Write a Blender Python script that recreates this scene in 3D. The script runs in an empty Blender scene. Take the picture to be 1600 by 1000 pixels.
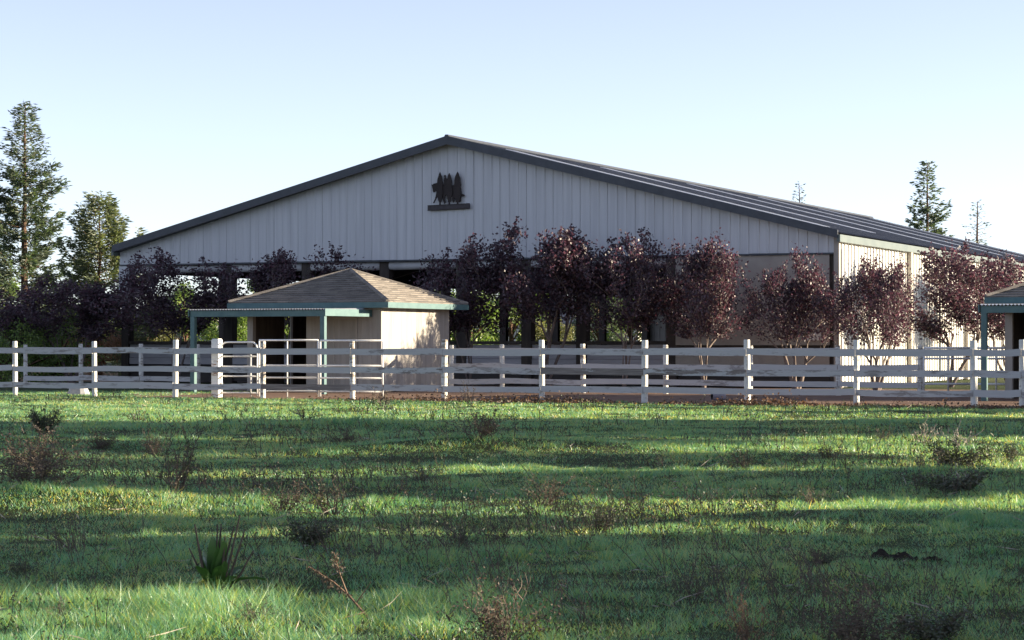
import bpy, math, random
import numpy as np
R = math.radians
sc = bpy.context.scene
COL = sc.collection

# ------------------------------------------------------------------ camera, sky, sun, exposure
F, HY, CH = 3477.0, 534.0, 1.38            # focal length in px of a 1600 px wide picture, horizon row, eye height
cam = bpy.data.cameras.new('camera'); cam.lens = F / 1600 * 36; cam.sensor_width = 36; cam.clip_end = 6000
co = bpy.data.objects.new('camera', cam); COL.objects.link(co); sc.camera = co
co.location = (0, 0, CH); co.rotation_euler = (R(90) + math.atan((HY - 500) / F), 0, 0)

SUN_EL, SUN_AZ = R(11), R(3)               # azimuth counted from +X (right) towards +Y (away from the camera)
world = bpy.data.worlds.new('World'); sc.world = world; world.use_nodes = True
wn = world.node_tree.nodes; wl = world.node_tree.links
sky = wn.new('ShaderNodeTexSky'); sky.sky_type = 'NISHITA'; sky.sun_disc = False
sky.sun_elevation = SUN_EL; sky.sun_rotation = R(90) - SUN_AZ
sky.air_density = 0.6; sky.dust_density = 0.2; sky.ozone_density = 2.0; sky.altitude = 20
tint = wn.new('ShaderNodeMix'); tint.data_type = 'RGBA'; tint.blend_type = 'MULTIPLY'; tint.inputs[0].default_value = 1; tint.inputs[7].default_value = (1.13, 1.045, 1.07, 1)
hs = wn.new('ShaderNodeHueSaturation'); hs.inputs['Saturation'].default_value = .66; wl.new(sky.outputs[0], hs.inputs['Color'])
wl.new(hs.outputs[0], tint.inputs[6]); wl.new(tint.outputs[2], wn['Background'].inputs[0]); wn['Background'].inputs[1].default_value = 0.08
sun = bpy.data.lights.new('sun', 'SUN'); sun.energy = 5.0; sun.angle = R(0.5); sun.color = (1.0, 0.85, 0.62)
so = bpy.data.objects.new('sun', sun); COL.objects.link(so)
so.rotation_euler = (R(90) - SUN_EL, 0, R(90) + SUN_AZ)
so.location = (60, 0, 40)
vs = sc.view_settings; vs.view_transform = 'Standard'; vs.look = 'None'; vs.gamma = 1; vs.exposure = 1.76
sc.cycles.max_bounces = 6; sc.cycles.transparent_max_bounces = 6

# ------------------------------------------------------------------ coordinates
A = R(24.36)
U = np.array([math.cos(A), -math.sin(A)]); V = np.array([math.sin(A), math.cos(A)])
K = np.array([9.62, 65.72])                # near right corner of the arena
ROT = -A
def W(lx, ly): p = K + lx * U + ly * V; return float(p[0]), float(p[1])
def col_on(px, ly):                        # local x of the picture column px on the line local y = ly
    k = (px - 800) / F; b = K + ly * V
    return float((k * b[1] - b[0]) / (U[0] - k * U[1]))
def col_on_x(px, lx):
    k = (px - 800) / F; b = K + lx * U
    return float((k * b[1] - b[0]) / (V[0] - k * V[1]))
def gp(px, py):                            # ground point under a picture point
    y = CH * F / (py - HY); return (px - 800) / F * y, y
def at(px, y): return (px - 800) / F * y

# ------------------------------------------------------------------ noise and terrain
_rs = np.random.RandomState(5); _T = _rs.rand(256, 256)
def vnoise(x, y):
    x = np.asarray(x, float); y = np.asarray(y, float)
    xi = np.floor(x).astype(int); yi = np.floor(y).astype(int); fx = x - xi; fy = y - yi
    fx = fx * fx * (3 - 2 * fx); fy = fy * fy * (3 - 2 * fy)
    a = _T[xi & 255, yi & 255]; b = _T[(xi + 1) & 255, yi & 255]; c = _T[xi & 255, (yi + 1) & 255]; d = _T[(xi + 1) & 255, (yi + 1) & 255]
    return (a * (1 - fx) + b * fx) * (1 - fy) + (c * (1 - fx) + d * fx) * fy
MOUNDS = [gp(760, 705) + (1.6, .7, .16), gp(480, 670) + (3.0, .8, .10), gp(345, 985) + (.5, .35, .04), gp(1150, 715) + (2.5, 1.0, .07), gp(60, 790) + (1.2, .8, .12), gp(1500, 745) + (1.2, .6, .10)]
def gz(x, y):
    x = np.asarray(x, float); y = np.asarray(y, float)
    z = .09 * (vnoise(x * .35 + 9, y * .35) - .5) + .05 * (vnoise(x * .9, y * .9 + 40) - .5) + .02 * (vnoise(x * 2.7 + 7, y * 2.7 + 3) - .5)
    for mx, my, rx, ry, h in MOUNDS: z = z + h * np.exp(-((x - mx) / rx) ** 2 - ((y - my) / ry) ** 2)
    ly = (x - K[0]) * V[0] + (y - K[1]) * V[1]
    fade = np.clip((-17.6 - ly) / 4.0, 0, 1) * np.clip((45 - np.abs(x)) / 15, 0, 1) * np.clip(y / 5, 0, 1)
    return z * fade
def gzf(x, y): return float(gz(x, y))

# ------------------------------------------------------------------ materials
def new_mat(name):
    m = bpy.data.materials.new(name); m.use_nodes = True
    n = m.node_tree.nodes; l = m.node_tree.links
    return m, n, l, n['Principled BSDF']
def noise(n, l, scale, detail=4, stretch=(1, 1, 1), coord='Object', rough=.6):
    tc = n.new('ShaderNodeTexCoord'); mp = n.new('ShaderNodeMapping'); mp.inputs['Scale'].default_value = stretch
    nz = n.new('ShaderNodeTexNoise'); nz.inputs['Scale'].default_value = scale; nz.inputs['Detail'].default_value = detail; nz.inputs['Roughness'].default_value = rough
    l.new(tc.outputs[coord], mp.inputs[0]); l.new(mp.outputs[0], nz.inputs[0]); return nz.outputs[0], mp
def ramp(n, l, fac, stops):
    r = n.new('ShaderNodeValToRGB'); e = r.color_ramp.elements
    while len(e) < len(stops): e.new(.5)
    for q, (p, c) in zip(e, stops): q.position = p; q.color = (c[0], c[1], c[2], 1)
    l.new(fac, r.inputs[0]); return r.outputs[0]
def mixc(n, l, fac, a, b, blend='MIX'):
    m = n.new('ShaderNodeMix'); m.data_type = 'RGBA'; m.blend_type = blend
    for s, v in ((m.inputs[0], fac), (m.inputs[6], a), (m.inputs[7], b)):
        if hasattr(v, 'links'): l.new(v, s)
        elif isinstance(v, (int, float)): s.default_value = v
        else: s.default_value = (v[0], v[1], v[2], 1)
    return m.outputs[2]
def bump(n, l, b, h, strength, dist=.01):
    bp = n.new('ShaderNodeBump'); bp.inputs['Strength'].default_value = strength; bp.inputs['Distance'].default_value = dist
    l.new(h, bp.inputs['Height']); l.new(bp.outputs[0], b.inputs['Normal'])
def mat(name, c1, c2, scale=5, rough=.7, bmp=.2, stretch=(1, 1, 1), metal=0, coord='Object', lo=.35, hi=.65, rand=.12):
    m, n, l, b = new_mat(name)
    f, mp = noise(n, l, scale, 5, stretch, coord)
    c = ramp(n, l, f, [(lo, c1), (hi, c2)])
    oi = n.new('ShaderNodeObjectInfo')
    if rand:
        mr = n.new('ShaderNodeMapRange'); l.new(oi.outputs['Random'], mr.inputs[0]); mr.inputs[3].default_value = 1 - rand; mr.inputs[4].default_value = 1 + rand
        hsv = n.new('ShaderNodeHueSaturation'); l.new(mr.outputs[0], hsv.inputs['Value']); l.new(c, hsv.inputs['Color']); c = hsv.outputs[0]
        l.new(oi.outputs['Random'], mp.inputs['Location'])
        vm = n.new('ShaderNodeVectorMath'); vm.operation = 'SCALE'; cb = n.new('ShaderNodeCombineXYZ')
        for k in range(3): l.new(oi.outputs['Random'], cb.inputs[k])
        l.new(cb.outputs[0], vm.inputs[0]); vm.inputs['Scale'].default_value = 37.0; l.new(vm.outputs[0], mp.inputs['Location'])
    l.new(c, b.inputs['Base Color']); b.inputs['Roughness'].default_value = rough; b.inputs['Metallic'].default_value = metal
    if bmp: bump(n, l, b, f, bmp)
    if rough >= .9: b.inputs['Specular IOR Level'].default_value = .15
    return m
def leaf_mat(name, cols, trans, rough=.45, spec=.5, scale=1.2, attr=None):
    m, n, l, b = new_mat(name)
    f, _ = noise(n, l, scale, 3)
    geo = n.new('ShaderNodeNewGeometry')
    add = n.new('ShaderNodeMath'); add.operation = 'MULTIPLY_ADD'; l.new(geo.outputs['Random Per Island'], add.inputs[0]); add.inputs[1].default_value = .7
    sc_ = n.new('ShaderNodeMath'); sc_.operation = 'MULTIPLY_ADD'; l.new(f, sc_.inputs[0]); sc_.inputs[1].default_value = .6; sc_.inputs[2].default_value = -.12
    l.new(sc_.outputs[0], add.inputs[2])
    c = ramp(n, l, add.outputs[0], [(i / (len(cols) - 1), q) for i, q in enumerate(cols)])
    l.new(c, b.inputs['Base Color']); b.inputs['Roughness'].default_value = rough; b.inputs['Specular IOR Level'].default_value = spec
    tr = n.new('ShaderNodeBsdfTranslucent')
    l.new(mixc(n, l, 1.0, c, trans, 'MULTIPLY'), tr.inputs[0])
    ad = n.new('ShaderNodeAddShader'); l.new(b.outputs[0], ad.inputs[0]); l.new(tr.outputs[0], ad.inputs[1])
    l.new(ad.outputs[0], n['Material Output'].inputs[0])
    return m

M = {}
def paint_peel(name, paint, wood, dark, t):
    m, n, l, b = new_mat(name)
    oi = n.new('ShaderNodeObjectInfo')
    f, mp = noise(n, l, 6, 8, (.35, 1, 1.6), rough=.7)
    cb = n.new('ShaderNodeCombineXYZ'); ml = n.new('ShaderNodeMath'); ml.operation = 'MULTIPLY'; ml.inputs[1].default_value = 91
    l.new(oi.outputs['Random'], ml.inputs[0])
    for k in range(3): l.new(ml.outputs[0], cb.inputs[k])
    l.new(cb.outputs[0], mp.inputs['Location'])
    g, mp2 = noise(n, l, 14, 4, (.12, 1, 3)); l.new(cb.outputs[0], mp2.inputs['Location'])
    woodc = ramp(n, l, g, [(.3, dark), (.65, wood)])
    # wear threshold differs from piece to piece
    mr = n.new('ShaderNodeMapRange'); l.new(oi.outputs['Random'], mr.inputs[0]); mr.inputs[3].default_value = t - .09; mr.inputs[4].default_value = t + .09
    sb = n.new('ShaderNodeMath'); sb.operation = 'SUBTRACT'; l.new(f, sb.inputs[0]); l.new(mr.outputs[0], sb.inputs[1])
    mk = n.new('ShaderNodeMapRange'); l.new(sb.outputs[0], mk.inputs[0]); mk.inputs[1].default_value = -.02; mk.inputs[2].default_value = .04
    pc = mixc(n, l, g, (paint[0] * .78, paint[1] * .78, paint[2] * .76), paint)
    l.new(mixc(n, l, mk.outputs[0], pc, woodc), b.inputs['Base Color']); b.inputs['Roughness'].default_value = .75
    bump(n, l, b, sb.outputs[0], .3)
    return m
M['rail'] = paint_peel('weathered_white_rail', (.50, .49, .49), (.33, .31, .30), (.16, .14, .13), .605)
M['rail_worn'] = paint_peel('bare_grey_rail', (.5, .5, .5), (.25, .22, .20), (.12, .10, .09), .45)
M['post'] = paint_peel('white_post', (.66, .65, .62), (.30, .26, .22), (.12, .09, .07), .59)
M['gatepost'] = paint_peel('gate_post', (.80, .79, .77), (.33, .20, .14), (.2, .11, .08), .60)
M['siding'] = mat('shade_blue_siding', (.455, .465, .49), (.53, .54, .565), 5, .5, .05, (1.5, 1, .06), rand=.02)  # bluish shade of the unlit gable is mixed into this base colour
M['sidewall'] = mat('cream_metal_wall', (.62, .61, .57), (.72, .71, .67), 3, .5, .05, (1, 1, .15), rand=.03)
M['tan'] = mat('tan_panel', (.30, .27, .24), (.36, .33, .29), 2, .7, .05, rand=.03)
M['fascia'] = mat('dark_slate_trim', (.030, .036, .048), (.045, .052, .066), 4, .5, .05, rand=0)
M['roofmetal'] = mat('slate_roof_metal', (.075, .082, .10), (.11, .118, .135), 2, .55, .05, (1, .1, 1), rand=.08)
M['skylight'] = mat('white_skylight', (.74, .75, .76), (.82, .83, .84), 2, .35, .02, rand=.03)
M['gutter'] = mat('sage_gutter', (.075, .10, .095), (.105, .13, .12), 2, .45, .05, rand=0)
M['darkwood'] = mat('dark_timber', (.035, .028, .024), (.07, .055, .045), 6, .8, .2, (1, 1, .2))
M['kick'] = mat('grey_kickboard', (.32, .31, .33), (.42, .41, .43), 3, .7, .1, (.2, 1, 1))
M['voidshade'] = mat('void_shade_board', (.04, .035, .035), (.07, .06, .055), 3, .8, .1, (.2, 1, 1))  # dark colour stands in for the shaded void under the grey boards
M['curtain'] = mat('pale_curtain', (.42, .42, .43), (.52, .52, .52), 2, .6, .1)
M['steel'] = mat('roof_steel', (.06, .06, .065), (.1, .1, .1), 3, .6, .05)
M['teal'] = mat('teal_trim', (.05, .115, .125), (.075, .15, .155), 4, .55, .1, rand=.05)
M['hutwall'] = mat('beige_plywood', (.29, .265, .24), (.37, .34, .31), 5, .8, .15, (1, 1, .12))
M['hutdark'] = mat('stable_lining', (.07, .055, .045), (.12, .095, .075), 5, .85, .15, (1, 1, .2))
M['corr'] = mat('galvanised_sheet', (.45, .46, .47), (.6, .61, .62), 5, .35, .05, metal=.6)
M['pipe'] = mat('white_pipe', (.62, .62, .62), (.75, .75, .74), 6, .45, .05)
M['rust'] = mat('rusted_steel', (.016, .012, .012), (.03, .02, .018), 20, .8, .1)
M['rustbar'] = mat('dark_bar', (.03, .026, .03), (.05, .042, .045), 10, .7, .1)
M['bucket'] = mat('grey_plastic', (.16, .16, .22), (.22, .22, .28), 6, .6, .05)
M['whitetub'] = mat('white_plastic', (.30, .30, .31), (.38, .38, .39), 6, .6, .05)
M['metal'] = mat('handle_wire', (.3, .3, .3), (.45, .45, .45), 6, .4, 0, metal=.8)
M['manure'] = mat('manure', (.012, .010, .008), (.035, .027, .02), 30, .95, .6)
M['bark_plum'] = mat('plum_bark', (.10, .075, .065), (.20, .16, .14), 12, .85, .4, (1, 1, .3))
M['bark'] = mat('conifer_bark', (.07, .045, .032), (.16, .10, .07), 8, .9, .4, (1, 1, .2))
M['house'] = mat('pale_stucco', (.62, .58, .52), (.72, .68, .6), 3, .85, .1)
M['houseroof'] = mat('grey_roof_tile', (.16, .15, .15), (.24, .22, .21), 6, .8, .2)
M['glass'] = mat('dark_pane', (.03, .04, .05), (.05, .06, .07), 3, .15, 0)
M['stemdry'] = mat('dry_stem', (.085, .07, .055), (.16, .13, .105), 20, .9, .2)
M['stempale'] = mat('pale_dead_twig', (.30, .26, .22), (.42, .37, .31), 20, .9, .2)
M['stemdark'] = mat('dark_stem', (.05, .036, .028), (.11, .08, .06), 20, .85, .2)
M['stemrust'] = mat('rusty_stem', (.11, .065, .042), (.20, .13, .085), 20, .85, .2)
M['plum'] = leaf_mat('plum_leaves', [(.012, .008, .013), (.025, .017, .024), (.046, .031, .040), (.10, .072, .083)], (1.0, .55, .65), .5, .4)
M['conifer'] = leaf_mat('conifer_needles', [(.020, .034, .028), (.038, .056, .040), (.060, .078, .050), (.085, .095, .055)], (.7, .8, .4), .55, .4)
M['green'] = leaf_mat('broad_leaves', [(.03, .055, .018), (.06, .10, .028), (.10, .14, .04), (.15, .18, .055)], (.9, 1.0, .4), .5, .4)
M['olive'] = leaf_mat('olive_leaves', [(.04, .05, .022), (.065, .08, .032), (.10, .11, .05), (.15, .13, .065)], (.9, .8, .4), .55, .4)
M['olivegreen'] = leaf_mat('grey_green_needles', [(.03, .045, .026), (.055, .075, .04), (.085, .105, .055), (.13, .13, .07)], (.8, .8, .45), .55, .4)
M['brownleaf'] = leaf_mat('brown_leaves', [(.045, .03, .022), (.08, .054, .038), (.125, .088, .062)], (.8, .6, .4), .7, .3)
M['drybrown'] = leaf_mat('dry_seed_heads', [(.032, .027, .022), (.07, .057, .046), (.12, .10, .08)], (.6, .5, .4), .85, .2)
M['weedleaf'] = leaf_mat('weed_leaves', [(.018, .024, .016), (.04, .048, .028), (.075, .085, .05)], (.6, .6, .3), .55, .4)
M['dock'] = leaf_mat('dock_leaves', [(.015, .038, .012), (.035, .075, .02), (.07, .12, .04)], (.7, .9, .4), .4, .5)
M['frond'] = leaf_mat('dry_fronds', [(.10, .06, .035), (.17, .105, .06), (.25, .16, .10)], (.6, .5, .4), .7, .3)

def grass_mat():
    m, n, l, b = new_mat('grass_blades')
    f, _ = noise(n, l, .45, 4); f2, _ = noise(n, l, 3.0, 7, rough=.75)
    at_ = n.new('ShaderNodeAttribute'); at_.attribute_name = 'rnd'
    c = ramp(n, l, at_.outputs['Fac'], [(0, (.028, .088, .048)), (.45, (.060, .155, .068)), (.85, (.178, .225, .058)), (.93, (.21, .20, .085)), (1, (.30, .27, .16))])
    k = ramp(n, l, f, [(.3, (.55, .72, .68)), (.5, (1, 1, 1)), (.7, (1.15, 1.05, .85))])
    c = mixc(n, l, 1.0, c, k, 'MULTIPLY')
    # dew on part of the sward, its bluish-green also painting in the teal of shade
    c = mixc(n, l, ramp(n, l, f2, [(.36, (.10, .10, .10)), (.70, (.54, .54, .54))]), c, (.046, .20, .21))
    l.new(c, b.inputs['Base Color']); b.inputs['Roughness'].default_value = .42; b.inputs['Specular IOR Level'].default_value = .55
    tr = n.new('ShaderNodeBsdfTranslucent'); l.new(mixc(n, l, 1.0, c, (2.3, 1.5, .4), 'MULTIPLY'), tr.inputs[0])
    ad = n.new('ShaderNodeAddShader'); l.new(b.outputs[0], ad.inputs[0]); l.new(tr.outputs[0], ad.inputs[1]); l.new(ad.outputs[0], n['Material Output'].inputs[0])
    return m
M['grass'] = grass_mat()
def ground_mat():
    m, n, l, b = new_mat('field_soil')
    f, _ = noise(n, l, .5, 6); f2, _ = noise(n, l, 7, 6)
    c = ramp(n, l, f2, [(.3, (.020, .034, .010)), (.55, (.038, .062, .016)), (.75, (.07, .075, .03))])
    c = mixc(n, l, ramp(n, l, f, [(.4, (0, 0, 0)), (.62, (.5, .5, .5))]), c, (.055, .05, .028))
    l.new(c, b.inputs['Base Color']); b.inputs['Roughness'].default_value = .9; b.inputs['Specular IOR Level'].default_value = .1; bump(n, l, b, f2, .6, .05); return m
M['ground'] = ground_mat()
M['dirt'] = mat('brown_dirt', (.14, .085, .06), (.24, .155, .11), 3, .95, .6, rand=0)
M['sand'] = mat('arena_sand', (.16, .13, .105), (.22, .18, .15), 3, .95, .4, rand=0)
M['litterground'] = mat('leaf_littered_ground', (.17, .10, .055), (.28, .18, .10), 2.5, .95, .6, rand=0)

# ------------------------------------------------------------------ mesh helpers
def np_mesh(name, verts, faces, smooth=False):
    verts = np.asarray(verts, np.float32); faces = np.asarray(faces, np.int32); k = faces.shape[1]
    me = bpy.data.meshes.new(name)
    me.vertices.add(len(verts)); me.vertices.foreach_set('co', verts.ravel())
    me.loops.add(faces.size); me.loops.foreach_set('vertex_index', faces.ravel())
    me.polygons.add(len(faces)); me.polygons.foreach_set('loop_start', np.arange(0, faces.size, k, dtype=np.int32))
    try: me.polygons.foreach_set('loop_total', np.full(len(faces), k, np.int32))
    except Exception: pass
    if smooth: me.polygons.foreach_set('use_smooth', np.ones(len(faces), bool))
    me.update(calc_edges=True); return me
class MB:
    def __init__(s): s.v = []; s.f = []
    def add(s, vs, fs):
        o = len(s.v); s.v += [tuple(map(float, p)) for p in vs]; s.f += [tuple(i + o for i in f) for f in fs]; return s
    def box(s, x0, x1, y0, y1, z0, z1):
        return s.add([(x0, y0, z0), (x1, y0, z0), (x1, y1, z0), (x0, y1, z0), (x0, y0, z1), (x1, y0, z1), (x1, y1, z1), (x0, y1, z1)],
                     [(0, 3, 2, 1), (4, 5, 6, 7), (0, 1, 5, 4), (1, 2, 6, 5), (2, 3, 7, 6), (3, 0, 4, 7)])
    def tube(s, pts, rad, n=6, cap=True):
        pts = [np.array(p, float) for p in pts]; o = len(s.v); m = len(pts)
        for i, p in enumerate(pts):
            d = pts[min(i + 1, m - 1)] - pts[max(i - 1, 0)]; d /= (np.linalg.norm(d) + 1e-9)
            a = np.cross(d, (0, 0, 1) if abs(d[2]) < .9 else (1, 0, 0)); a /= np.linalg.norm(a); b = np.cross(d, a)
            r = rad[i] if hasattr(rad, '__len__') else rad
            for k in range(n):
                t = 2 * math.pi * k / n; s.v.append(tuple(p + r * (math.cos(t) * a + math.sin(t) * b)))
        for i in range(m - 1):
            for k in range(n):
                a0 = o + i * n + k; a1 = o + i * n + (k + 1) % n; s.f.append((a0, a1, a1 + n, a0 + n))
        if cap: s.f.append(tuple(o + k for k in range(n))[::-1]); s.f.append(tuple(o + (m - 1) * n + k for k in range(n)))
        return s
    def prism(s, poly, y0, y1):            # outline in x,z pushed along y
        n = len(poly); o = len(s.v)
        s.v += [(float(x), y0, float(z)) for x, z in poly] + [(float(x), y1, float(z)) for x, z in poly]
        s.f.append(tuple(o + i for i in range(n))); s.f.append(tuple(o + n + i for i in range(n))[::-1])
        for i in range(n): j = (i + 1) % n; s.f.append((o + i, o + n + i, o + n + j, o + j))
        return s
    def mesh(s, name, smooth=False):
        me = bpy.data.meshes.new(name); me.from_pydata(s.v, [], s.f); me.update()
        if smooth: me.polygons.foreach_set('use_smooth', np.ones(len(me.polygons), bool))
        return me
    def build(s, name, m, parent=None, smooth=False): return obj(name, s.mesh(name, smooth), m, parent)
def obj(name, me, m, parent=None, loc=None, rz=0):
    if m is not None and not me.materials: me.materials.append(M[m] if isinstance(m, str) else m)
    o = bpy.data.objects.new(name, me); COL.objects.link(o)
    if parent is not None: o.parent = parent
    if loc is not None: o.location = loc
    o.rotation_euler.z = rz
    return o
def tag(o, label=None, cat=None, group=None, kind=None):
    if label: o['label'] = label
    if cat: o['category'] = cat
    if group: o['group'] = group
    if kind: o['kind'] = kind
    return o
def thing(name, label, cat, loc=(0, 0, 0), rz=0, group=None):
    o = bpy.data.objects.new(name, None); COL.objects.link(o); o.location = loc; o.rotation_euler = (0, 0, rz); o.empty_display_size = .3
    return tag(o, label, cat, group)
def pbox(name, m, parent, *a): return MB().box(*a).build(name, m, parent)

# ------------------------------------------------------------------ ground
def axis(*parts): return np.unique(np.concatenate([np.asarray(p, float) for p in parts]))
gx = axis(np.arange(-40, 40.01, .4), [-2500, -1200, -600, -300, -150, -80, -60, -50, 50, 60, 80, 150, 300, 600, 1200, 2500])
gy = axis(np.arange(2, 72, .35), [-600, -300, -100, -40, -15, -5, 0, 80, 90, 100, 120, 150, 200, 300, 600, 1200, 2500, 4000])
X, Y = np.meshgrid(gx, gy); Z = gz(X, Y)
nx, ny = len(gx), len(gy); idx = np.arange(nx * ny).reshape(ny, nx)
tag(obj('ground', np_mesh('ground', np.stack([X, Y, Z], -1).reshape(-1, 3), np.stack([idx[:-1, :-1], idx[:-1, 1:], idx[1:, 1:], idx[1:, :-1]], -1).reshape(-1, 4), True), 'ground'), kind='structure')
def sheet(name, m, ring, z, kind='structure'):
    mb = MB(); mb.add([(*W(x, y), z) for x, y in ring], [tuple(range(len(ring)))]); return tag(mb.build(name, m), kind=kind)
rnd = random.Random(3)
edge = [(x * 1.0, -17.35 + .35 * math.sin(x * 1.7) * rnd.random() + .25 * (rnd.random() - .5) + (-.45 if 1 < x < 12 else 0)) for x in range(-13, 26)]
sheet('dirt_lane', 'dirt', edge + [(30, -17), (30, -.3), (-16, -.3), (-16, -13)], .006)
sheet('arena_floor', 'sand', [(-25.1, .2), (-.1, .2), (-.1, 50), (-25.1, 50)], .010)
sheet('litter_strip', 'litterground', [(-70, 0), (-26, 0), (-26, 40), (-70, 40)], .008)

# ------------------------------------------------------------------ arena
AL, AT, ZE, ZR, ZS = 25.3, 50.1, 4.62, 7.86, 4.02
arena = thing('riding_arena', 'large cream metal covered arena with dark slate gable roof and open sides', 'arena', (*W(0, 0), 0), ROT)
def roofz(x): return ZE + (ZR - ZE) * (1 - abs(x + AL / 2) / (AL / 2))
RIB = .3048; SW = RIB * 3; RH = .014
def rib_profile(x0, x1):
    pts = []; k = math.ceil((x0 - 1e-6) / RIB)
    pts.append((x0, 0))
    x = k * RIB
    while x <= x1 + 1e-6:
        for dx, h in ((-.035, 0), (-.018, RH), (.018, RH), (.035, 0)):
            if x0 + 1e-4 < x + dx < x1 - 1e-4: pts.append((x + dx, h))
        x += RIB
    pts.append((x1, 0)); return pts
gw = pbox('gable_wall', 'steel', arena, -AL + .1, -.1, .06, .16, ZS + .02, ZE - .1)
x = 0.0; i = 0
while x < AL - .01:
    x1 = min(x + SW, AL); pr = rib_profile(x, x1 - .004)
    if x < AL / 2 < x1: pr.append((AL / 2, 0)); pr.sort()
    jj = .003 * (i % 2)
    vs_ = [(-px, -h - jj, ZS + .004 * (i % 3)) for px, h in pr] + [(-px, -h - jj, roofz(-px) - .02) for px, h in pr]; n = len(pr)
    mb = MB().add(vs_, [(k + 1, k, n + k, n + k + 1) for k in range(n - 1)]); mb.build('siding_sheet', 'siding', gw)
    x = x1; i += 1
pbox('base_trim', 'fascia', arena, -AL, 0, -.045, .05, ZS - .05, ZS - .002)
# raking fascia and roof sheets
for s in (0, 1):
    xe = 0.12 if s == 0 else -AL - .04; xm = -AL / 2; ze = ZE - (ZR - ZE) / (AL / 2) * .12
    d = .21
    MB().add([(xe, -.42, ze - d + .05), (xm, -.42, ZR - d), (xm, -.42, ZR + .06), (xe, -.42, ze + .08), (xe, -.36, ze - d + .05), (xm, -.36, ZR - d), (xm, -.36, ZR + .06), (xe, -.36, ze + .08)],
             [(0, 1, 2, 3) if s else (3, 2, 1, 0), (4, 7, 6, 5), (3, 2, 6, 7), (0, 4, 5, 1), (0, 3, 7, 4)]).build('rake_fascia', 'fascia', arena)
    MB().add([(xe, -.36, ze - .16), (xm, -.36, ZR - .12), (xm, .04, ZR - .12), (xe, .04, ze - .16)], [(0, 1, 2, 3)]).build('rake_soffit', 'fascia', arena)
sky_t = (2, 11, 20, 29, 38, 47)
for s in (0, 1):
    rs = MB(); xe = 0.17 if s == 0 else -AL - .08; xm = -AL / 2; slope = (ZR - ZE) / (AL / 2); ze = ZE - slope * .17
    rf = MB().add([(xe, -.30, ze - .05), (xm, -.30, ZR - .05), (xm, AT + .3, ZR - .05), (xe, AT + .3, ze - .05)], [(0, 1, 2, 3)]).build('roof', 'steel', arena)
    t = -.38; j = 0; RH = .028
    while t < AT + .35:
        t1 = min(t + SW, AT + .38); pr = rib_profile(t, t1 - .004); n = len(pr)
        mb = MB(); e0 = .0
        mb.add([(xm, y, ZR + h * .9) for y, h in pr] + [(xe, y, ze + h * .9) for y, h in pr], [(k, k + 1, n + k + 1, n + k) if s else (k + 1, k, n + k, n + k + 1) for k in range(n - 1)])
        mb.build('roof_sheet', 'roofmetal', rf)
        if s == 0 and any(abs(t - q) < SW / 2 for q in sky_t):
            a0, a1 = .06, (.90, .84, .93, .88, .8, .86)[[q for q in range(6) if abs(t - sky_t[q]) < SW / 2][0]]
            mb = MB(); P0 = np.array([xm, 0, ZR]); P1 = np.array([xe, 0, ze]); q0 = P0 + (P1 - P0) * a0; q1 = P0 + (P1 - P0) * a1
            mb.add([(q0[0], y, q0[2] + h * .9 + .012) for y, h in pr] + [(q1[0], y, q1[2] + h * .9 + .012) for y, h in pr], [(k + 1, k, n + k, n + k + 1) for k in range(n - 1)])
            mb.build('skylight_sheet', 'skylight', rf)
        t = t1; j += 1
MB().tube([(-AL / 2, -.43, ZR + .02), (-AL / 2, AT + .4, ZR + .02)], .09, 6).build('ridge_cap', 'fascia', arena)
MB().box(.09, .19, -.40, AT + .4, ZE - .30, ZE - .085).build('gutter', 'gutter', arena)
MB().box(-AL - .12, -AL - .03, -.34, AT + .4, ZE - .30, ZE - .085).build('gutter', 'gutter', arena)
for ty in (12.3, 28.7): MB().tube([(.14, ty, ZE - .3), (.10, ty, ZE - .5), (.10, ty, .1)], .04, 6).build('downpipe', 'gutter', arena)
# right wall
rw = pbox('side_wall', 'steel', arena, -.16, -.06, .1, AT, .05, ZE - .2)
t = 0.0; RIB = .36; SWR = RIB * 3
while t < AT - .01:
    t1 = min(t + SWR, AT); pr = rib_profile(t, t1 - .004); n = len(pr)
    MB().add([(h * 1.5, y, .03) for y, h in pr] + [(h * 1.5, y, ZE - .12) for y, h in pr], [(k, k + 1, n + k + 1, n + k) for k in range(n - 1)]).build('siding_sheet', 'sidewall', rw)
    t = t1
for ty in (8.2, 16.4, 24.6, 32.8, 41): MB().box(.05, .17, ty - .12, ty + .12, .02, ZE - .2).build('wall_pilaster', 'tan', arena)
MB().box(-.10, .06, -.06, .10, .0, ZE - .14).build('corner_trim', 'tan', arena)
# back wall: closed
bw = pbox('back_wall', 'steel', arena, -AL + .1, -.1, AT - .02, AT + .08, .02, ZE)
RIB = .3048; x = 0; RH = .02
while x < AL - .01:
    x1 = min(x + SW, AL); pr = rib_profile(x, x1 - .004); n = len(pr)
    MB().add([(-px, AT - .06 - h, .03) for px, h in pr] + [(-px, AT - .06 - h, roofz(-px) - .1) for px, h in pr], [(k + 1, k, n + k, n + k + 1) for k in range(n - 1)]).build('siding_sheet', 'tan', bw); x = x1
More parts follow.
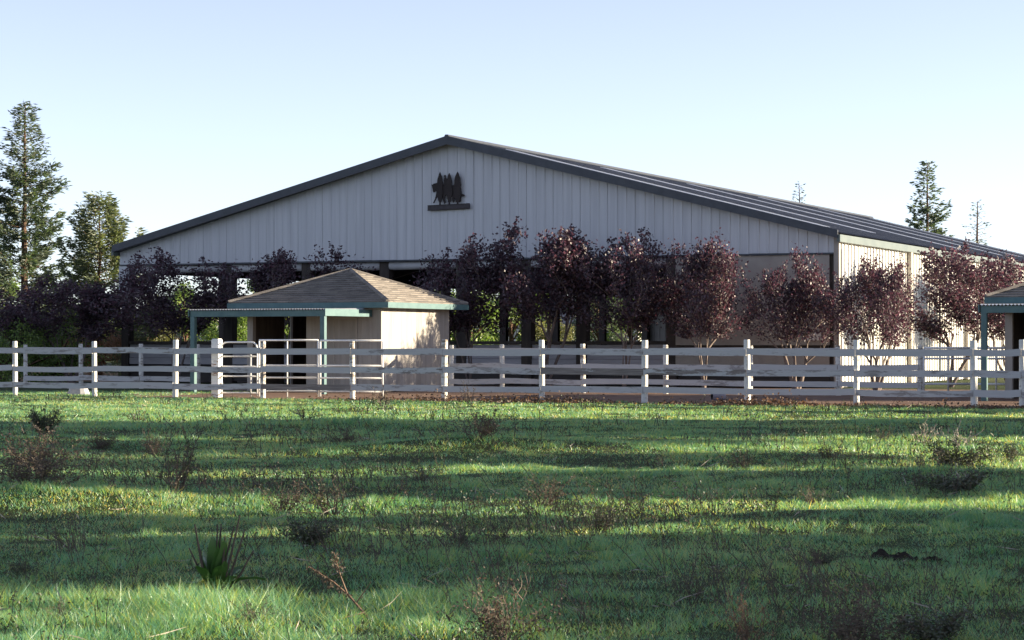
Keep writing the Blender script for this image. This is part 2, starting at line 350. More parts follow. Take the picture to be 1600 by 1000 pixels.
# front columns, closed bay, kick wall, rolled curtains
cx = [-.12] + [col_on(p, 0) for p in (1047, 906, 820, 718, 598, 476, 353)] + [-AL + .14]
for k, x in enumerate(cx):
    w = .17 if k not in (0, 8) else .14
    MB().box(x - w, x + w, .10, .44, 0, ZS + .1).build('column', 'darkwood', arena)
MB().box(-AL - .02, -AL + .34, -.02, .08, 3.05, ZS - .06).build('corner_panel', 'siding', arena)
MB().box(cx[1] + .17, -.26, .02, .09, 1.28, ZS - .06).build('closed_bay_panel', 'tan', arena)
MB().box(cx[1] + .17, -.26, .015, .09, .55, 1.18).build('closed_bay_panel', 'tan', arena)
MB().box(-.95, -.5, -.005, .018, 1.42, 1.72).build('notice_plate', 'sidewall', arena)
for k in range(0, len(cx) - 1):
    a, b = cx[k + 1] + .18, cx[k] - .18
    if k > 0:
        MB().tube([(a, .2, 3.84), (b, .2, 3.84)], .14, 10).build('rolled_curtain', 'curtain', arena, True)
        for q in range(3): MB().box(a, b, .12 + .02 * q, .17 + .02 * q, .62 + .225 * q, .835 + .225 * q).build('kick_or_void_board', 'kick', arena)
    MB().box(a, b, .08, .34, 1.30 if k else 1.185, 1.40 if k else 1.275).build('sill', 'darkwood', arena)
    for q in range(2): MB().box(a, b, .2, .25, .06 + .27 * q, .32 + .27 * q).build('kick_or_void_board', 'voidshade', arena)  # dark boards added where the wall's foot is only a shaded void
# left side: open bays with columns, kick wall and eave beam
ly_ = np.linspace(.3, AT - .3, 9)
for k, y in enumerate(ly_):
    if k: MB().box(-AL + .02, -AL + .34, y - .15, y + .15, 0, ZE - .1).build('column', 'darkwood', arena)
    if k < 8:
        for q in range(4): MB().box(-AL + .1, -AL + .15, ly_[k] + .2, ly_[k + 1] - .2, .1 + .29 * q, .375 + .29 * q).build('kick_or_void_board', 'kick' if q > 1 else 'voidshade', arena)  # lower two boards repeat the painted dark void
        MB().box(-AL + .04, -AL + .3, ly_[k] + .16, ly_[k + 1] - .16, 1.27, 1.36).build('sill', 'darkwood', arena)
MB().box(-AL + .02, -AL + .2, .5, AT - .2, 3.75, ZE - .2).build('eave_beam', 'steel', arena)
for k in range(1, 8):                      # roof frames
    y = ly_[k]; hz = .5
    MB().add([(-.2, y - .1, ZE - .25), (-AL / 2, y - .1, ZR - .2), (-AL + .2, y - .1, ZE - .25), (-AL + .2, y - .1, ZE - .25 - hz), (-AL / 2, y - .1, ZR - .2 - hz), (-.2, y - .1, ZE - .25 - hz),
              (-.2, y + .1, ZE - .25), (-AL / 2, y + .1, ZR - .2), (-AL + .2, y + .1, ZE - .25), (-AL + .2, y + .1, ZE - .25 - hz), (-AL / 2, y + .1, ZR - .2 - hz), (-.2, y + .1, ZE - .25 - hz)],
             [(0, 1, 4, 5), (1, 2, 3, 4), (6, 11, 10, 7), (7, 10, 9, 8), (5, 4, 10, 11), (4, 3, 9, 10)]).build('roof_frame', 'steel', arena)

# emblem on the gable: horse in front of three cypress trees over a name bar
em_x = col_on(703, 0); emblem = thing('gable_emblem', 'dark cut-out metal emblem of horse and three cypress trees on the gable', 'emblem', (*W(em_x, -.06), 6.0), ROT)
es = 70.6 / F / 10
def ep(pts): return [((x - 630) * es * 1.02, 1.38 + (HY - (250 + y / 10)) * 70.6 / F - 6.0) for x, y in pts]
horse = [(330, 362), (352, 366), (372, 350), (440, 338), (520, 360), (560, 385), (640, 390), (720, 385), (760, 365), (800, 395), (838, 430), (848, 520), (880, 532), (906, 552), (872, 568), (840, 562), (836, 645), (812, 655), (800, 590), (745, 580), (718, 600), (724, 645), (705, 662), (690, 630), (692, 565), (640, 545), (575, 540), (562, 600), (580, 650), (556, 676), (530, 610), (518, 560), (440, 560), (415, 590), (380, 658), (360, 656), (394, 590), (408, 540), (420, 480), (405, 450), (393, 482), (372, 490), (358, 470), (352, 430), (344, 395)]
MB().prism(ep(horse), -.035, -.01).build('horse', 'rust', emblem)
for c, top, w, bot in ((485, 172, 47, 640), (645, 192, 47, 645), (785, 176, 56, 655)):
    r2 = random.Random(c); L_ = []; Rr = []
    for k in range(15):
        t = k / 14; y = top + t * (bot - top); prof = min(1, (t * 3.2) ** .7) * (1 if t < .75 else 1 - (t - .75) * 2.2)
        L_.append((c - w * prof * r2.uniform(.85, 1.12) - 1, y)); Rr.append((c + w * prof * r2.uniform(.85, 1.12) + 1, y))
    L_ += [(c - 12, bot + 5), (c - 12, 690)]; Rr += [(c + 12, bot + 5), (c + 12, 690)]
    MB().prism(ep(L_ + Rr[::-1]), -.060, -.036).build('cypress', 'rust', emblem)
MB().prism(ep([(548, 235), (556, 220), (572, 220), (582, 235), (578, 262), (592, 275), (596, 390), (548, 390), (545, 290), (556, 262)]), -.035, -.012).build('rider', 'rust', emblem)
MB().prism(ep([(272, 690), (985, 674), (985, 760), (272, 776)]), -.05, -.01).build('name_bar', 'rustbar', emblem)
MB().prism(ep([(272, 690), (985, 674), (985, 684), (272, 700)]), -.06, -.051).build('bar_rim', 'rust', emblem)
MB().prism(ep([(272, 766), (985, 750), (985, 760), (272, 776)]), -.06, -.051).build('bar_rim', 'rust', emblem)

# ------------------------------------------------------------------ horse huts
def hut(name, label, wx, wy, aw0, aw1):
    t = thing(name, label, 'stable hut', (wx, wy, 0), ROT); S = 4.2; O = .4
    # right wall with boards
    def wall(nm, mk, n, parent=t):
        w = mk(); return w
    rwall = pbox('right_wall', 'hutdark', t, -.09, -.03, .05, S - .05, 0, 2.34)
    for k in range(14): MB().box(-.028, 0, .003 + k * .3, .297 + k * .3, .02 + .004 * (k % 3), 2.33).build('board', 'hutwall', rwall)
    fx = -2.36
    fwall = pbox('front_wall', 'hutdark', t, fx, -.1, .03, .09, 0, 2.34)
    for k in range(8):
        b0 = fx + .29 * k + .02
        MB().box(b0, b0 + .286, 0, .028, .02 + .003 * (k % 3), 2.33).build('board', 'hutwall', fwall)
    dr = MB().box(-1.42, -.78, -.035, -.003, .05, 2.0).build('door', 'hutwall', t)
    for a in ((-1.47, -1.425, -.045, -.004, .03, 2.06), (-.775, -.73, -.045, -.004, .03, 2.06), (-1.425, -.775, -.045, -.004, 2.005, 2.06)): MB().box(*a).build('door_frame', 'tan', dr)
    MB().box(-.86, -.83, -.06, -.036, .95, 1.1).build('handle', 'metal', dr)
    MB().box(-.12, .02, -.05, -.032, .02, 2.30).build('corner_board', 'hutwall', t)
    MB().box(.003, .02, -.031, .09, .02, 2.30).build('corner_board', 'hutwall', t)
    MB().box(-S - .02, -S + .16, -.02, .14, 0, 2.32).build('corner_post', 'hutwall', t)
    lw = None
    for w0, w1 in ((.16, 1.83), (2.33, S - .05)):      # left wall with a doorway
        lw = pbox('left_wall', 'hutdark', t, -S + .03, -S + .09, w0, w1, 0, 2.34); nb = max(1, round((w1 - w0) / .3)); bw_ = (w1 - w0) / nb
        for k in range(nb): MB().box(-S, -S + .028, w0 + k * bw_, w0 + (k + 1) * bw_ - .015, .02, 2.33).build('board', 'hutwall', lw)
    MB().box(-S + .03, -S + .09, 1.83, 2.33, 2.12, 2.34).build('door_lintel', 'hutwall', t)
    MB().box(-S + .1, -.1, S - .09, S - .02, 0, 2.34).build('back_wall', 'hutdark', t)
    MB().box(-S + .1, -.1, .1, S - .1, 2.30, 2.335).build('ceiling', 'hutdark', t)
    # hip roof in lapped courses
    zf0, zf1, zp = 2.30, 2.45, 3.40; x0, x1, y0, y1 = -S - O, O, -O, S + O; c = np.array([(x0 + x1) / 2, (y0 + y1) / 2, zp])
    cs = [np.array(p, float) for p in ((x0, y0, zf1), (x1, y0, zf1), (x1, y1, zf1), (x0, y1, zf1))]
    NC = 15
    for k in range(4):
        a, b = cs[k], cs[(k + 1) % 4]; mb = MB(); nrm = np.cross(b - a, c - a); nrm /= np.linalg.norm(nrm)
        for q in range(NC):
            s0, s1 = q / NC, (q + 1) / NC
            p = [a + (c - a) * s0 + nrm * .04, b + (c - b) * s0 + nrm * .04, b + (c - b) * s1 + nrm * .004, a + (c - a) * s1 + nrm * .004, a + (c - a) * s0, b + (c - b) * s0]
            mb.add(p, [(0, 1, 2, 3), (4, 5, 1, 0)])
        mb.build('roof_slope', 'shingle', t)
        MB().tube([a + (0, 0, .03), c + (0, 0, .02)], .06, 5).build('hip_cap', 'shingle', t)
    for a in ((x0, x1, y0 - .03, y0, zf0, zf1), (x1, x1 + .03, y0 - .03, y1 + .03, zf0, zf1), (x0, x1, y1, y1 + .03, zf0, zf1), (x0 - .03, x0, y0 - .03, y1 + .03, zf0, zf1)): MB().box(*a).build('fascia', 'teal', t)
    MB().box(x0, x1, y0, y1, zf0 - .001, zf0 + .03).build('soffit', 'teal', t)
    # awning
    aw = MB(); za, zb = 2.235, 2.275; L = aw1 - aw0; n = int(L / .0213); ya, yb = -2.66, -.35
    prof = [(aw0 + L * k / n, .020 * math.sin(2 * math.pi * k / 4)) for k in range(n + 1)]
    aw.add([(x, ya, za + h) for x, h in prof] + [(x, yb, zb + h) for x, h in prof], [(k, k + 1, n + 2 + k, n + 1 + k) for k in range(n)])
    aw.build('awning_sheet', 'corr', t, True)
    MB().box(aw0 + .02, aw1 - .03, -2.60, -2.54, 2.05, 2.215).build('awning_beam', 'teal', t)
    MB().box(aw1, aw1 + .03, -2.64, -.02, 2.06, 2.25).build('awning_fascia', 'teal', t)
    MB().box(aw0 - .03, aw0, -2.64, -.02, 2.06, 2.25).build('awning_fascia', 'teal', t)
    for k in range(4):
        xx = aw0 + .4 + k * (L - .8) / 3; MB().box(xx - .025, xx + .025, -2.53, -.03, 2.09, 2.21).build('awning_rafter', 'teal', t)
    for xx in (aw0 + .1, aw1 - .07): MB().box(xx - .065, xx + .065, -2.63, -2.50, 0, 2.05).build('awning_post', 'teal', t)
    return t
def shingle_mat():
    m, n, l, b = new_mat('asphalt_shingles')
    tc = n.new('ShaderNodeTexCoord'); v = n.new('ShaderNodeTexVoronoi'); mp = n.new('ShaderNodeMapping'); mp.inputs['Scale'].default_value = (3.2, 3.2, 18)
    l.new(tc.outputs['Object'], mp.inputs[0]); l.new(mp.outputs[0], v.inputs[0]); v.inputs['Scale'].default_value = 1
    f, _ = noise(n, l, 40, 3)
    c = ramp(n, l, v.outputs['Color'], [(.1, (.095, .085, .078)), (.5, (.17, .152, .138)), (.9, (.26, .235, .21))])
    c = mixc(n, l, .35, c, ramp(n, l, f, [(.3, (.08, .07, .06)), (.7, (.3, .27, .24))]))
    l.new(c, b.inputs['Base Color']); b.inputs['Roughness'].default_value = .95; bump(n, l, b, f, .4); return m
M['shingle'] = shingle_mat()
hut('stable_hut', 'beige stable hut with brown hip roof and teal awning in front of the arena', -3.55, 60.5, -4.46, -.30)
hx, hy = 10.95 + 4.46 * U[0] + 2.58 * V[0] - .3 * U[0], 51.6 + 4.46 * U[1] + 2.58 * V[1] - .3 * U[1]
hut('stable_hut', 'beige stable hut with teal awning cut off by the right edge', hx, hy, -4.26, -.1)

# ------------------------------------------------------------------ front fence
FY = -16.85
def fence(name, label, ly, pxs, heights, post_h, rail_ext=(0, 0), rails=(1.15, .70, .285), worn=(), seed=1, m='rail', rh=.145, pr=.068):
    r = random.Random(seed); t = thing(name, label, 'fence', (*W(0, ly), 0), ROT); xs = [col_on(p, ly) for p in pxs]
    for i, x in enumerate(xs):
        h = post_h + r.uniform(-.025, .025); lean = r.uniform(-.02, .02); mb = MB(); rr = pr * r.uniform(.92, 1.1)
        mb.tube([(x, 0, -.1), (x + lean * .5, 0, .7), (x + lean, 0, h - .02), (x + lean, 0, h)], [rr * 1.04, rr, rr * .98, rr * .86], 10)
        mb.build('post', 'post', t)
    ends = [xs[0] - rail_ext[0]] * bool(rail_ext[0]) + xs + [xs[-1] + rail_ext[1]] * bool(rail_ext[1])
    for i in range(len(ends) - 1):
        for q, z in enumerate(rails):
            a, b = ends[i] + .006, ends[i + 1] - .006; z0 = z + r.uniform(-.02, .02); z1 = z + r.uniform(-.02, .02); sag = r.uniform(-.02, .008); mb = MB(); N = 5; hh = rh * r.uniform(.93, 1.05) / 2
            vv = []; off = r.uniform(-.01, .01)
            for k in range(N + 1):
                s = k / N; x = a + (b - a) * s; z = z0 + (z1 - z0) * s + sag * 4 * s * (1 - s); w1 = r.uniform(-.006, .006); w2 = r.uniform(-.006, .006)
                yy = -pr - .034 + off * s
                vv += [(x, yy, z - hh + w1), (x, yy, z + hh + w2), (x, yy + .026, z + hh + w2), (x, yy + .026, z - hh + w1)]
            ff = [(0, 1, 2, 3), (4 * N + 3, 4 * N + 2, 4 * N + 1, 4 * N)]
            for k in range(N):
                o = 4 * k
                for e in range(4): ff.append((o + e, o + 4 + e, o + 4 + (e + 1) % 4, o + (e + 1) % 4))
            mb.add(vv, ff); mb.build('rail', 'rail_worn' if (i, q) in worn else m, t)
    return t
fp = [24, 148, 274, 411, 551, 694, 847, 1007, 1168, 1338, 1522, 1597]
fence('board_fence', 'weathered white three-rail board fence along the edge of the field', FY, fp, None, 1.41, (2.4, 2.4), worn=((2, 0), (4, 2), (5, 1), (7, 1), (8, 1)), seed=4)
t = thing('gate_post', 'thick square white gate post with bare brown left side', 'post', (*W(col_on(339, FY + .25), FY + .25), 0), ROT)
MB().box(-.10, .10, -.10, .10, -.1, 1.43).build('post_shaft', 'gatepost', t); MB().box(-.085, .085, -.085, .085, 1.43, 1.455).build('post_top', 'gatepost', t)
for z in (.35, 1.1): MB().tube([(.1, 0, z), (.16, 0, z)], .025, 6).build('hinge', 'metal', t)
fence('paddock_fence', 'second white board fence behind the first, in front of the arena', -8.6, [705, 785, 911, 1040, 1172, 1310, 1437], None, 1.30, rails=(1.14, .72, .30), seed=8, rh=.15)
fence('paddock_fence', 'short white board fence behind the left end of the front fence', -8.6, [40, 127, 221, 310], None, 1.30, rails=(1.14, .30), seed=9, rh=.15)

# pipe panels and small gate
def panel(name, label, cat, p0, p1, zr, posts, rad=.022, arch=False):
    p0 = np.array(p0); p1 = np.array(p1); L = float(np.linalg.norm(p1 - p0)); rz = math.atan2(p1[1] - p0[1], p1[0] - p0[0])
    t = thing(name, label, cat, (p0[0], p0[1], 0), rz)
    top = max(zr)
    for z in zr:
        if z == top and arch: continue
        MB().tube([(.0, 0, z), (L, 0, z)], rad, 7).build('pipe_rail', 'pipe', t, True)
    if arch:
        pts = [(0, 0, .05), (0, 0, top - .15), (.03, 0, top - .06), (.1, 0, top - .01), (.17, 0, top), (L - .17, 0, top), (L - .1, 0, top - .01), (L - .03, 0, top - .06), (L, 0, top - .15), (L, 0, .05)]
        MB().tube(pts, rad, 7).build('gate_frame', 'pipe', t, True)
    for x in posts: MB().tube([(x * L, 0, .03), (x * L, 0, top - (.02 if not arch else .3))], rad if x in (0, 1) else rad * .8, 7).build('upright', 'pipe', t, True)
    return t
py_ = FY + .9
def P(px, ly): return W(col_on(px, ly), ly)
panel('pipe_gate', 'small white pipe gate with rounded top beside the square gate post', 'gate', P(346, FY + .3), P(402, FY + .3), (1.37, 1.02, .77, .53, .12), (.82,), .02, True)
panel('corral_fence', 'white pipe corral panel right of the small gate', 'corral panel', P(405, FY + .5), P(497, FY + .5), (1.42, .80, .50, .17), (0, .48, 1))
panel('corral_fence', 'white pipe corral panel ending at the hut corner', 'corral panel', P(500.5, FY + .5), P(598, FY + .65), (1.41, .80, .50, .17), (0, 1))
panel('corral_fence', 'grey pipe panel in front of the sunlit ribbed wall', 'corral panel', W(col_on(1443, -7.5), -7.5), W(col_on(1520, -7.2), -7.2), (1.22, .95, .62, .3), (0, .5, 1), .03)
panel('corral_fence', 'grey pipe panel partly behind the right hut post', 'corral panel', W(col_on(1523, -7.2), -7.2), W(col_on(1590, -7), -7), (1.22, .95, .62, .3), (0, .5, 1), .03)

# bucket and tub
x, y = gp(1122, 627); b = thing('bucket', 'grey bucket lying on its side behind the fence', 'bucket', (x, y, .14), R(10))
mb = MB(); n = 14
prof = [(-.15, .105), (-.15, .115), (.13, .145), (.145, .152), (.15, .14), (.11, .13)]
for px_, r_ in prof: mb.v += [(px_, r_ * math.cos(2 * math.pi * k / n), r_ * math.sin(2 * math.pi * k / n)) for k in range(n)]
for q in range(len(prof) - 1):
    for k in range(n): mb.f.append((q * n + k, q * n + (k + 1) % n, (q + 1) * n + (k + 1) % n, (q + 1) * n + k))
mb.f.append(tuple(range(n))); mb.build('bucket_body', 'bucket', b, True)
MB().tube([(.14, -.13, 0), (.2, -.11, -.06), (.25, 0, -.125), (.2, .11, -.06), (.14, .13, 0)], .006, 5).build('handle', 'metal', b)
x, y = gp(123, 617); b = thing('water_tub', 'white tapered tub on the ground behind the left fence', 'tub', (x, y, 0), ROT)
mb = MB(); prof = [(.30, 0), (.32, .02), (.24, .18), (.22, .2), (0.01, .2)]
for r_, z in prof: mb.v += [(r_ * math.cos(2 * math.pi * k / n), r_ * .8 * math.sin(2 * math.pi * k / n), z) for k in range(n)]
for q in range(len(prof) - 1):
    for k in range(n): mb.f.append((q * n + k, q * n + (k + 1) % n, (q + 1) * n + (k + 1) % n, (q + 1) * n + k))
mb.build('tub_body', 'whitetub', b); MB().tube([(.29 * math.cos(2 * math.pi * k / 16), .235 * math.sin(2 * math.pi * k / 16), .03) for k in range(17)], .018, 5).build('rim', 'whitetub', b)

# ------------------------------------------------------------------ vegetation generators
def cards(P, D, ln, wd, rs, up=0.0):
    """diamond leaf cards: base P, direction D (unit), length, width"""
    n = len(P); D = D / (np.linalg.norm(D, axis=1, keepdims=True) + 1e-9)
    S = np.cross(D, rs.normal(size=(n, 3))); S /= (np.linalg.norm(S, axis=1, keepdims=True) + 1e-9); N = np.cross(D, S)
    ln = np.asarray(ln).reshape(-1, 1) * np.ones((n, 1)); wd = np.asarray(wd).reshape(-1, 1) * np.ones((n, 1))
    mid = P + D * ln * .45 + N * ln * .06
    v = np.stack([P, mid + S * wd / 2, P + D * ln, mid - S * wd / 2], 1).reshape(-1, 3)
    f = np.arange(n * 4).reshape(-1, 4); return v, f
def unit(v): return v / (np.linalg.norm(v) + 1e-9)

def plum(seed, h=4.6, w=3.4, nl=15000, leaf=.105, bare=.27, stems=3):
    rs = np.random.RandomState(seed); mb = MB(); tips = []
    def grow(p, d, L, r, dep):
        n = 3; pts = [p]; rad = [r]
        for k in range(n):
            d = unit(d + rs.normal(0, .13, 3) + np.array([0, 0, .10 if dep < 3 else .22])); p = p + d * L / n; pts.append(p); rad.append(r * (1 - .38 * (k + 1) / n))
            if dep >= 2 or (dep == 1 and k > 0): tips.extend([(p, d, dep)] * (3 if dep < 3 else 1))
        mb.tube(pts, rad, 6 if dep < 2 else 4, False)
        if dep >= 4: return
        nb = rs.choice([2, 3, 3]) if dep else 3
        for k in range(nb):
            a = rs.uniform(0, 2 * math.pi); spread = rs.uniform(.35, .85) if dep < 3 else rs.uniform(.3, .7)
            q = unit(np.cross(d, rs.normal(size=3))); nd = unit(d + q * spread)
            grow(pts[-1] if k else pts[-2] * .4 + pts[-1] * .6, nd, L * rs.uniform(.62, .85), rad[-1] * .78, dep + 1)
    for s in range(stems):
        a = 2 * math.pi * s / stems + rs.uniform(-.5, .5)
        grow(np.array([.05 * math.cos(a), .05 * math.sin(a), 0]), unit(np.array([math.cos(a) * .42, math.sin(a) * .42, 1])), .8, .06, 0)
    v = np.array(mb.v); T = np.array([t[0] for t in tips]); D = np.array([t[1] for t in tips])
    # fit the crown to an uneven egg shape of the wanted size
    z0, z1 = np.percentile(T[:, 2], 6), np.percentile(T[:, 2], 98); b0 = bare * h; us = np.linspace(.05, .95, 7); T0 = T.copy()
    tb = np.clip((T0[:, 2] - z0) / (z1 - z0), 0, 1); sel = [np.abs(tb - u) < .16 for u in us]
    cen = np.array([(T0[m_, :2].max(0) + T0[m_, :2].min(0)) / 2 * .5 + T0[m_, :2].mean(0) * .5 for m_ in sel])
    bins = np.array([np.percentile(np.hypot(*(T0[m_, :2] - c_).T), 84) for m_, c_ in zip(sel, cen)])
    sk = .85 + .2 * math.sin(seed * 7.1)
    want = w / 2 * np.sin(np.pi * (us ** sk * .80 + .07)) ** .8 * (1 + .10 * np.sin(np.arange(7) * 1.9 + seed))
    def shape(q):
        z = q[:, 2]; t = np.clip((z - z0) / (z1 - z0), 0, 1.1)
        zn = np.where(z < z0, z * b0 / z0, b0 + (z - z0) / (z1 - z0) * (h * .96 - b0))
        c_ = np.stack([np.interp(t, us, cen[:, 0]), np.interp(t, us, cen[:, 1])], -1) * np.clip(z / z0, 0, 1)[:, None]
        xy = q[:, :2] - c_; k = np.interp(t, us, want / bins); ang = np.arctan2(xy[:, 1], xy[:, 0])
        k = k * (1 + .14 * np.sin(3 * ang + 4 * t + seed) + .08 * np.sin(5 * ang - 6 * t + seed)) 
        zn = zn + np.where(z < z0, 0, .10 * h * t * np.sin(2 * ang + seed * 2.3) * np.clip(np.hypot(*xy.T) * k / (w / 2), 0, 1))
        return np.concatenate([xy * k[:, None], zn[:, None]], 1)
    v = shape(v); T = shape(T)
    keep = T[:, 2] > bare * h * .98; T = T[keep]; D = D[keep]
    i = rs.randint(0, len(T), nl); Pp = T[i] + rs.normal(0, .135, (nl, 3)) * np.array([1, 1, 1.1]); Dd = D[i] * .8 + rs.normal(0, .7, (nl, 3))
    # leaders that stick out of the crown
    top = T[T[:, 2] > np.percentile(T[:, 2], 70)]; ex = []
    for k in range(34):
        q = top[rs.randint(len(top))]; L = rs.uniform(.25, .6); dd = unit(np.array([rs.normal(0, .22), rs.normal(0, .22), 1])); m_ = int(26 * L / .4)
        s = rs.rand(m_, 1) ** 1.3 * L; ex.append(q + dd * s + rs.normal(0, .035, (m_, 3)))
        o = len(v)
    ex = np.concatenate(ex); Pp = np.concatenate([Pp, ex]); Dd = np.concatenate([Dd, rs.normal(0, .7, (len(ex), 3)) + (0, 0, .5)])
    ok = Pp[:, 2] > bare * h * .9; Pp = Pp[ok]; Dd = Dd[ok]
    lv, lf = cards(Pp, Dd, leaf * rs.uniform(.7, 1.25, len(Pp)), leaf * .62 * rs.uniform(.8, 1.2, len(Pp)), rs)
    tm = MB(); tm.v = [tuple(q) for q in v]; tm.f = mb.f
    return tm.mesh('trunk', True), np_mesh('crown', lv, lf)

def conifer(seed, h=11, w=2.6, n_br=150, per=90, lo=.05, card=.24, dens_top=1.0, power=.8, up=.15, cw=.3):
    rs = np.random.RandomState(seed); mb = MB(); lp = []; ld = []
    k = 9; mb.tube([(rs.normal(0, .02), rs.normal(0, .02), h * i / k) for i in range(k + 1)], [.022 * h * (1 - i / (k + .4)) * .8 + .012 for i in range(k + 1)], 7)
    for b in range(n_br):
        s = lo + (1 - lo) * ((b + rs.rand()) / n_br) ** .92; z = s * h; a = b * 2.4 + rs.uniform(-.5, .5)
        L = w * (1 - s) ** power * rs.uniform(.35, 1.2) + .25
        if rs.rand() < .12: L *= 1.25
        m = 5; p = np.array([0, 0, z]); d = np.array([math.cos(a), math.sin(a), -.10 + .5 * s]); pts = [p]
        for q in range(m): d = unit(d + np.array([0, 0, up]) * (q / m) + rs.normal(0, .08, 3)); p = p + d * L / m; pts.append(p)
        mb.tube(pts, [.03 * (1 - .8 * q / m) * (L / w * .6 + .4) for q in range(m + 1)], 4, False)
        n = int(per * (L / w + .15) * (1 if s < .75 else dens_top)); P_ = np.array(pts); u_ = rs.uniform(.18, 1, n) ** .8 * m; i = np.minimum(u_.astype(int), m - 1); fr = (u_ - i)[:, None]
        base = P_[i] * (1 - fr) + P_[i + 1] * fr; side = np.array([-math.sin(a), math.cos(a), 0]); sg = rs.choice([-1, 1], n)[:, None]
        dirs = side * sg * rs.uniform(.3, 1, (n, 1)) + np.array([math.cos(a), math.sin(a), 0]) * .75 + rs.normal(0, .28, (n, 3)) + np.array([0, 0, .12])
        lat = rs.uniform(0, .28, (n, 1)) * L * np.maximum(.3, 1 - u_[:, None] / m)
        lp.append(base + side * sg * lat + rs.normal(0, .07, (n, 3)) - np.array([0, 0, 1]) * rs.exponential(.06, (n, 1))); ld.append(dirs)
    lp = np.concatenate(lp); ld = np.concatenate(ld); n = len(lp)
    lv, lf = cards(lp, ld, card * rs.uniform(.6, 1.3, n), card * cw * rs.uniform(.7, 1.3, n), rs)
    return mb.mesh('trunk', True), np_mesh('crown', lv, lf)

def broad(seed, h=6, w=5, nl=9000, leaf=.16, lo=.1):
    rs = np.random.RandomState(seed); mb = MB(); mb.tube([(0, 0, 0), (.05, 0, h * .3), (0, .1, h * .6)], [.16, .12, .05], 7); C = []
    for k in range(26):
        a = rs.uniform(0, 6.28); z = h * rs.uniform(lo + .08, .92); rr = w / 2 * rs.uniform(.2, .85) * math.sin(math.pi * min(.95, max(.15, z / h * .8 + .12)))
        c = np.array([rr * math.cos(a), rr * math.sin(a), z]); C.append((c, rs.uniform(.35, .8) * w / 5)); mb.tube([(0, 0, z * .45), c * .6 + np.array([0, 0, z * .25]), c], [.05, .03, .012], 4, False)
    i = rs.randint(0, len(C), nl); cen = np.array([q[0] for q in C])[i]; rad = np.array([q[1] for q in C])[i][:, None]
    d = rs.normal(size=(nl, 3)); d /= np.linalg.norm(d, axis=1, keepdims=True); Pp = cen + d * rad * rs.uniform(.35, 1.1, (nl, 1)); Pp[:, 2] = np.maximum(Pp[:, 2], .05)
    lv, lf = cards(Pp, d * .5 + rs.normal(0, .6, (nl, 3)), leaf * rs.uniform(.6, 1.3, nl), leaf * .6 * rs.uniform(.7, 1.3, nl), rs)
    return mb.mesh('trunk', True), np_mesh('crown', lv, lf)

def put_tree(name, meshes, mats, label, x, y, s=(1, 1, 1), rz=0, group=None, z=None):
    t = thing(name, label, 'tree', (x, y, gzf(x, y) - .03 if z is None else z), rz, group); t.scale = s
    obj('trunk', meshes[0], mats[0], t); obj('crown', meshes[1], mats[1], t); return t

# ------------------------------------------------------------------ purple-leaved plum trees
PL = [plum(11, 4.6, 3.5, 10500, bare=.40), plum(23, 4.6, 3.3, 10500, bare=.39, stems=4), plum(37, 4.6, 3.6, 10500, bare=.41), plum(52, 4.6, 3.4, 10500, bare=.40, stems=4)]
PL += [plum(61, 4.6, 3.5, 9500, bare=.46), plum(72, 4.6, 3.4, 9500, bare=.43)]
G = 'purple plum trees around the arena'
def plum_at(v, px, ly, wpx, toppx, label, rz, lx=None):
    if lx is None: p = W(col_on(px, ly), ly)
    else: p = W(lx, col_on_x(px, lx))
    wv = (3.5, 3.3, 3.6, 3.4, 3.5, 3.4)[v]; h = (HY - toppx) * p[1] / F + CH; w = wpx * p[1] / F * 1.2
    put_tree('plum_tree', PL[v], ('bark_plum', 'plum'), label, p[0], p[1], (w / wv, w / wv, h / 4.95), rz, G, 0)
plum_at(5, 22, -2.6, 130, 448, 'dark purple-leaved tree at the left edge of the picture', .4)
plum_at(4, 112, -2.6, 165, 435, 'dark purple-leaved tree just left of the arena corner', 1.9)
plum_at(5, 274, -2.6, 170, 392, 'dark purple-leaved tree in the leftmost arena bay', 2.6)
plum_at(4, 465, -2.6, 150, 388, 'dark purple-leaved tree rising behind the hut roof', 4.1)
plum_at(5, 735, -2.6, 150, 376, 'purple-leaved tree beside the right corner of the hut roof', 5.2)
plum_at(4, 852, -2.6, 165, 350, 'tallest purple-leaved tree, in front of the middle of the facade', .2)
plum_at(5, 975, -2.6, 145, 362, 'purple-leaved tree with spiky top right of the tallest one', 1.2)
plum_at(1, 1100, -2.6, 122, 370, 'purple-leaved tree with several pale bare stems before the tan wall', 3.3)
plum_at(2, 1245, -2.6, 126, 396, 'low wide purple-leaved tree at the sunlit corner of the arena', 2.2)
plum_at(3, 1370, 0, 124, 402, 'purple-leaved tree nearest the corner along the ribbed wall', 4.5, lx=2.0)
plum_at(0, 1485, 0, 165, 384, 'large purple-leaved tree before the ribbed side wall', .9, lx=2.6)
plum_at(1, 1575, 0, 150, 398, 'purple-leaved tree behind the right hut at the picture edge', 2.0, lx=2.6)

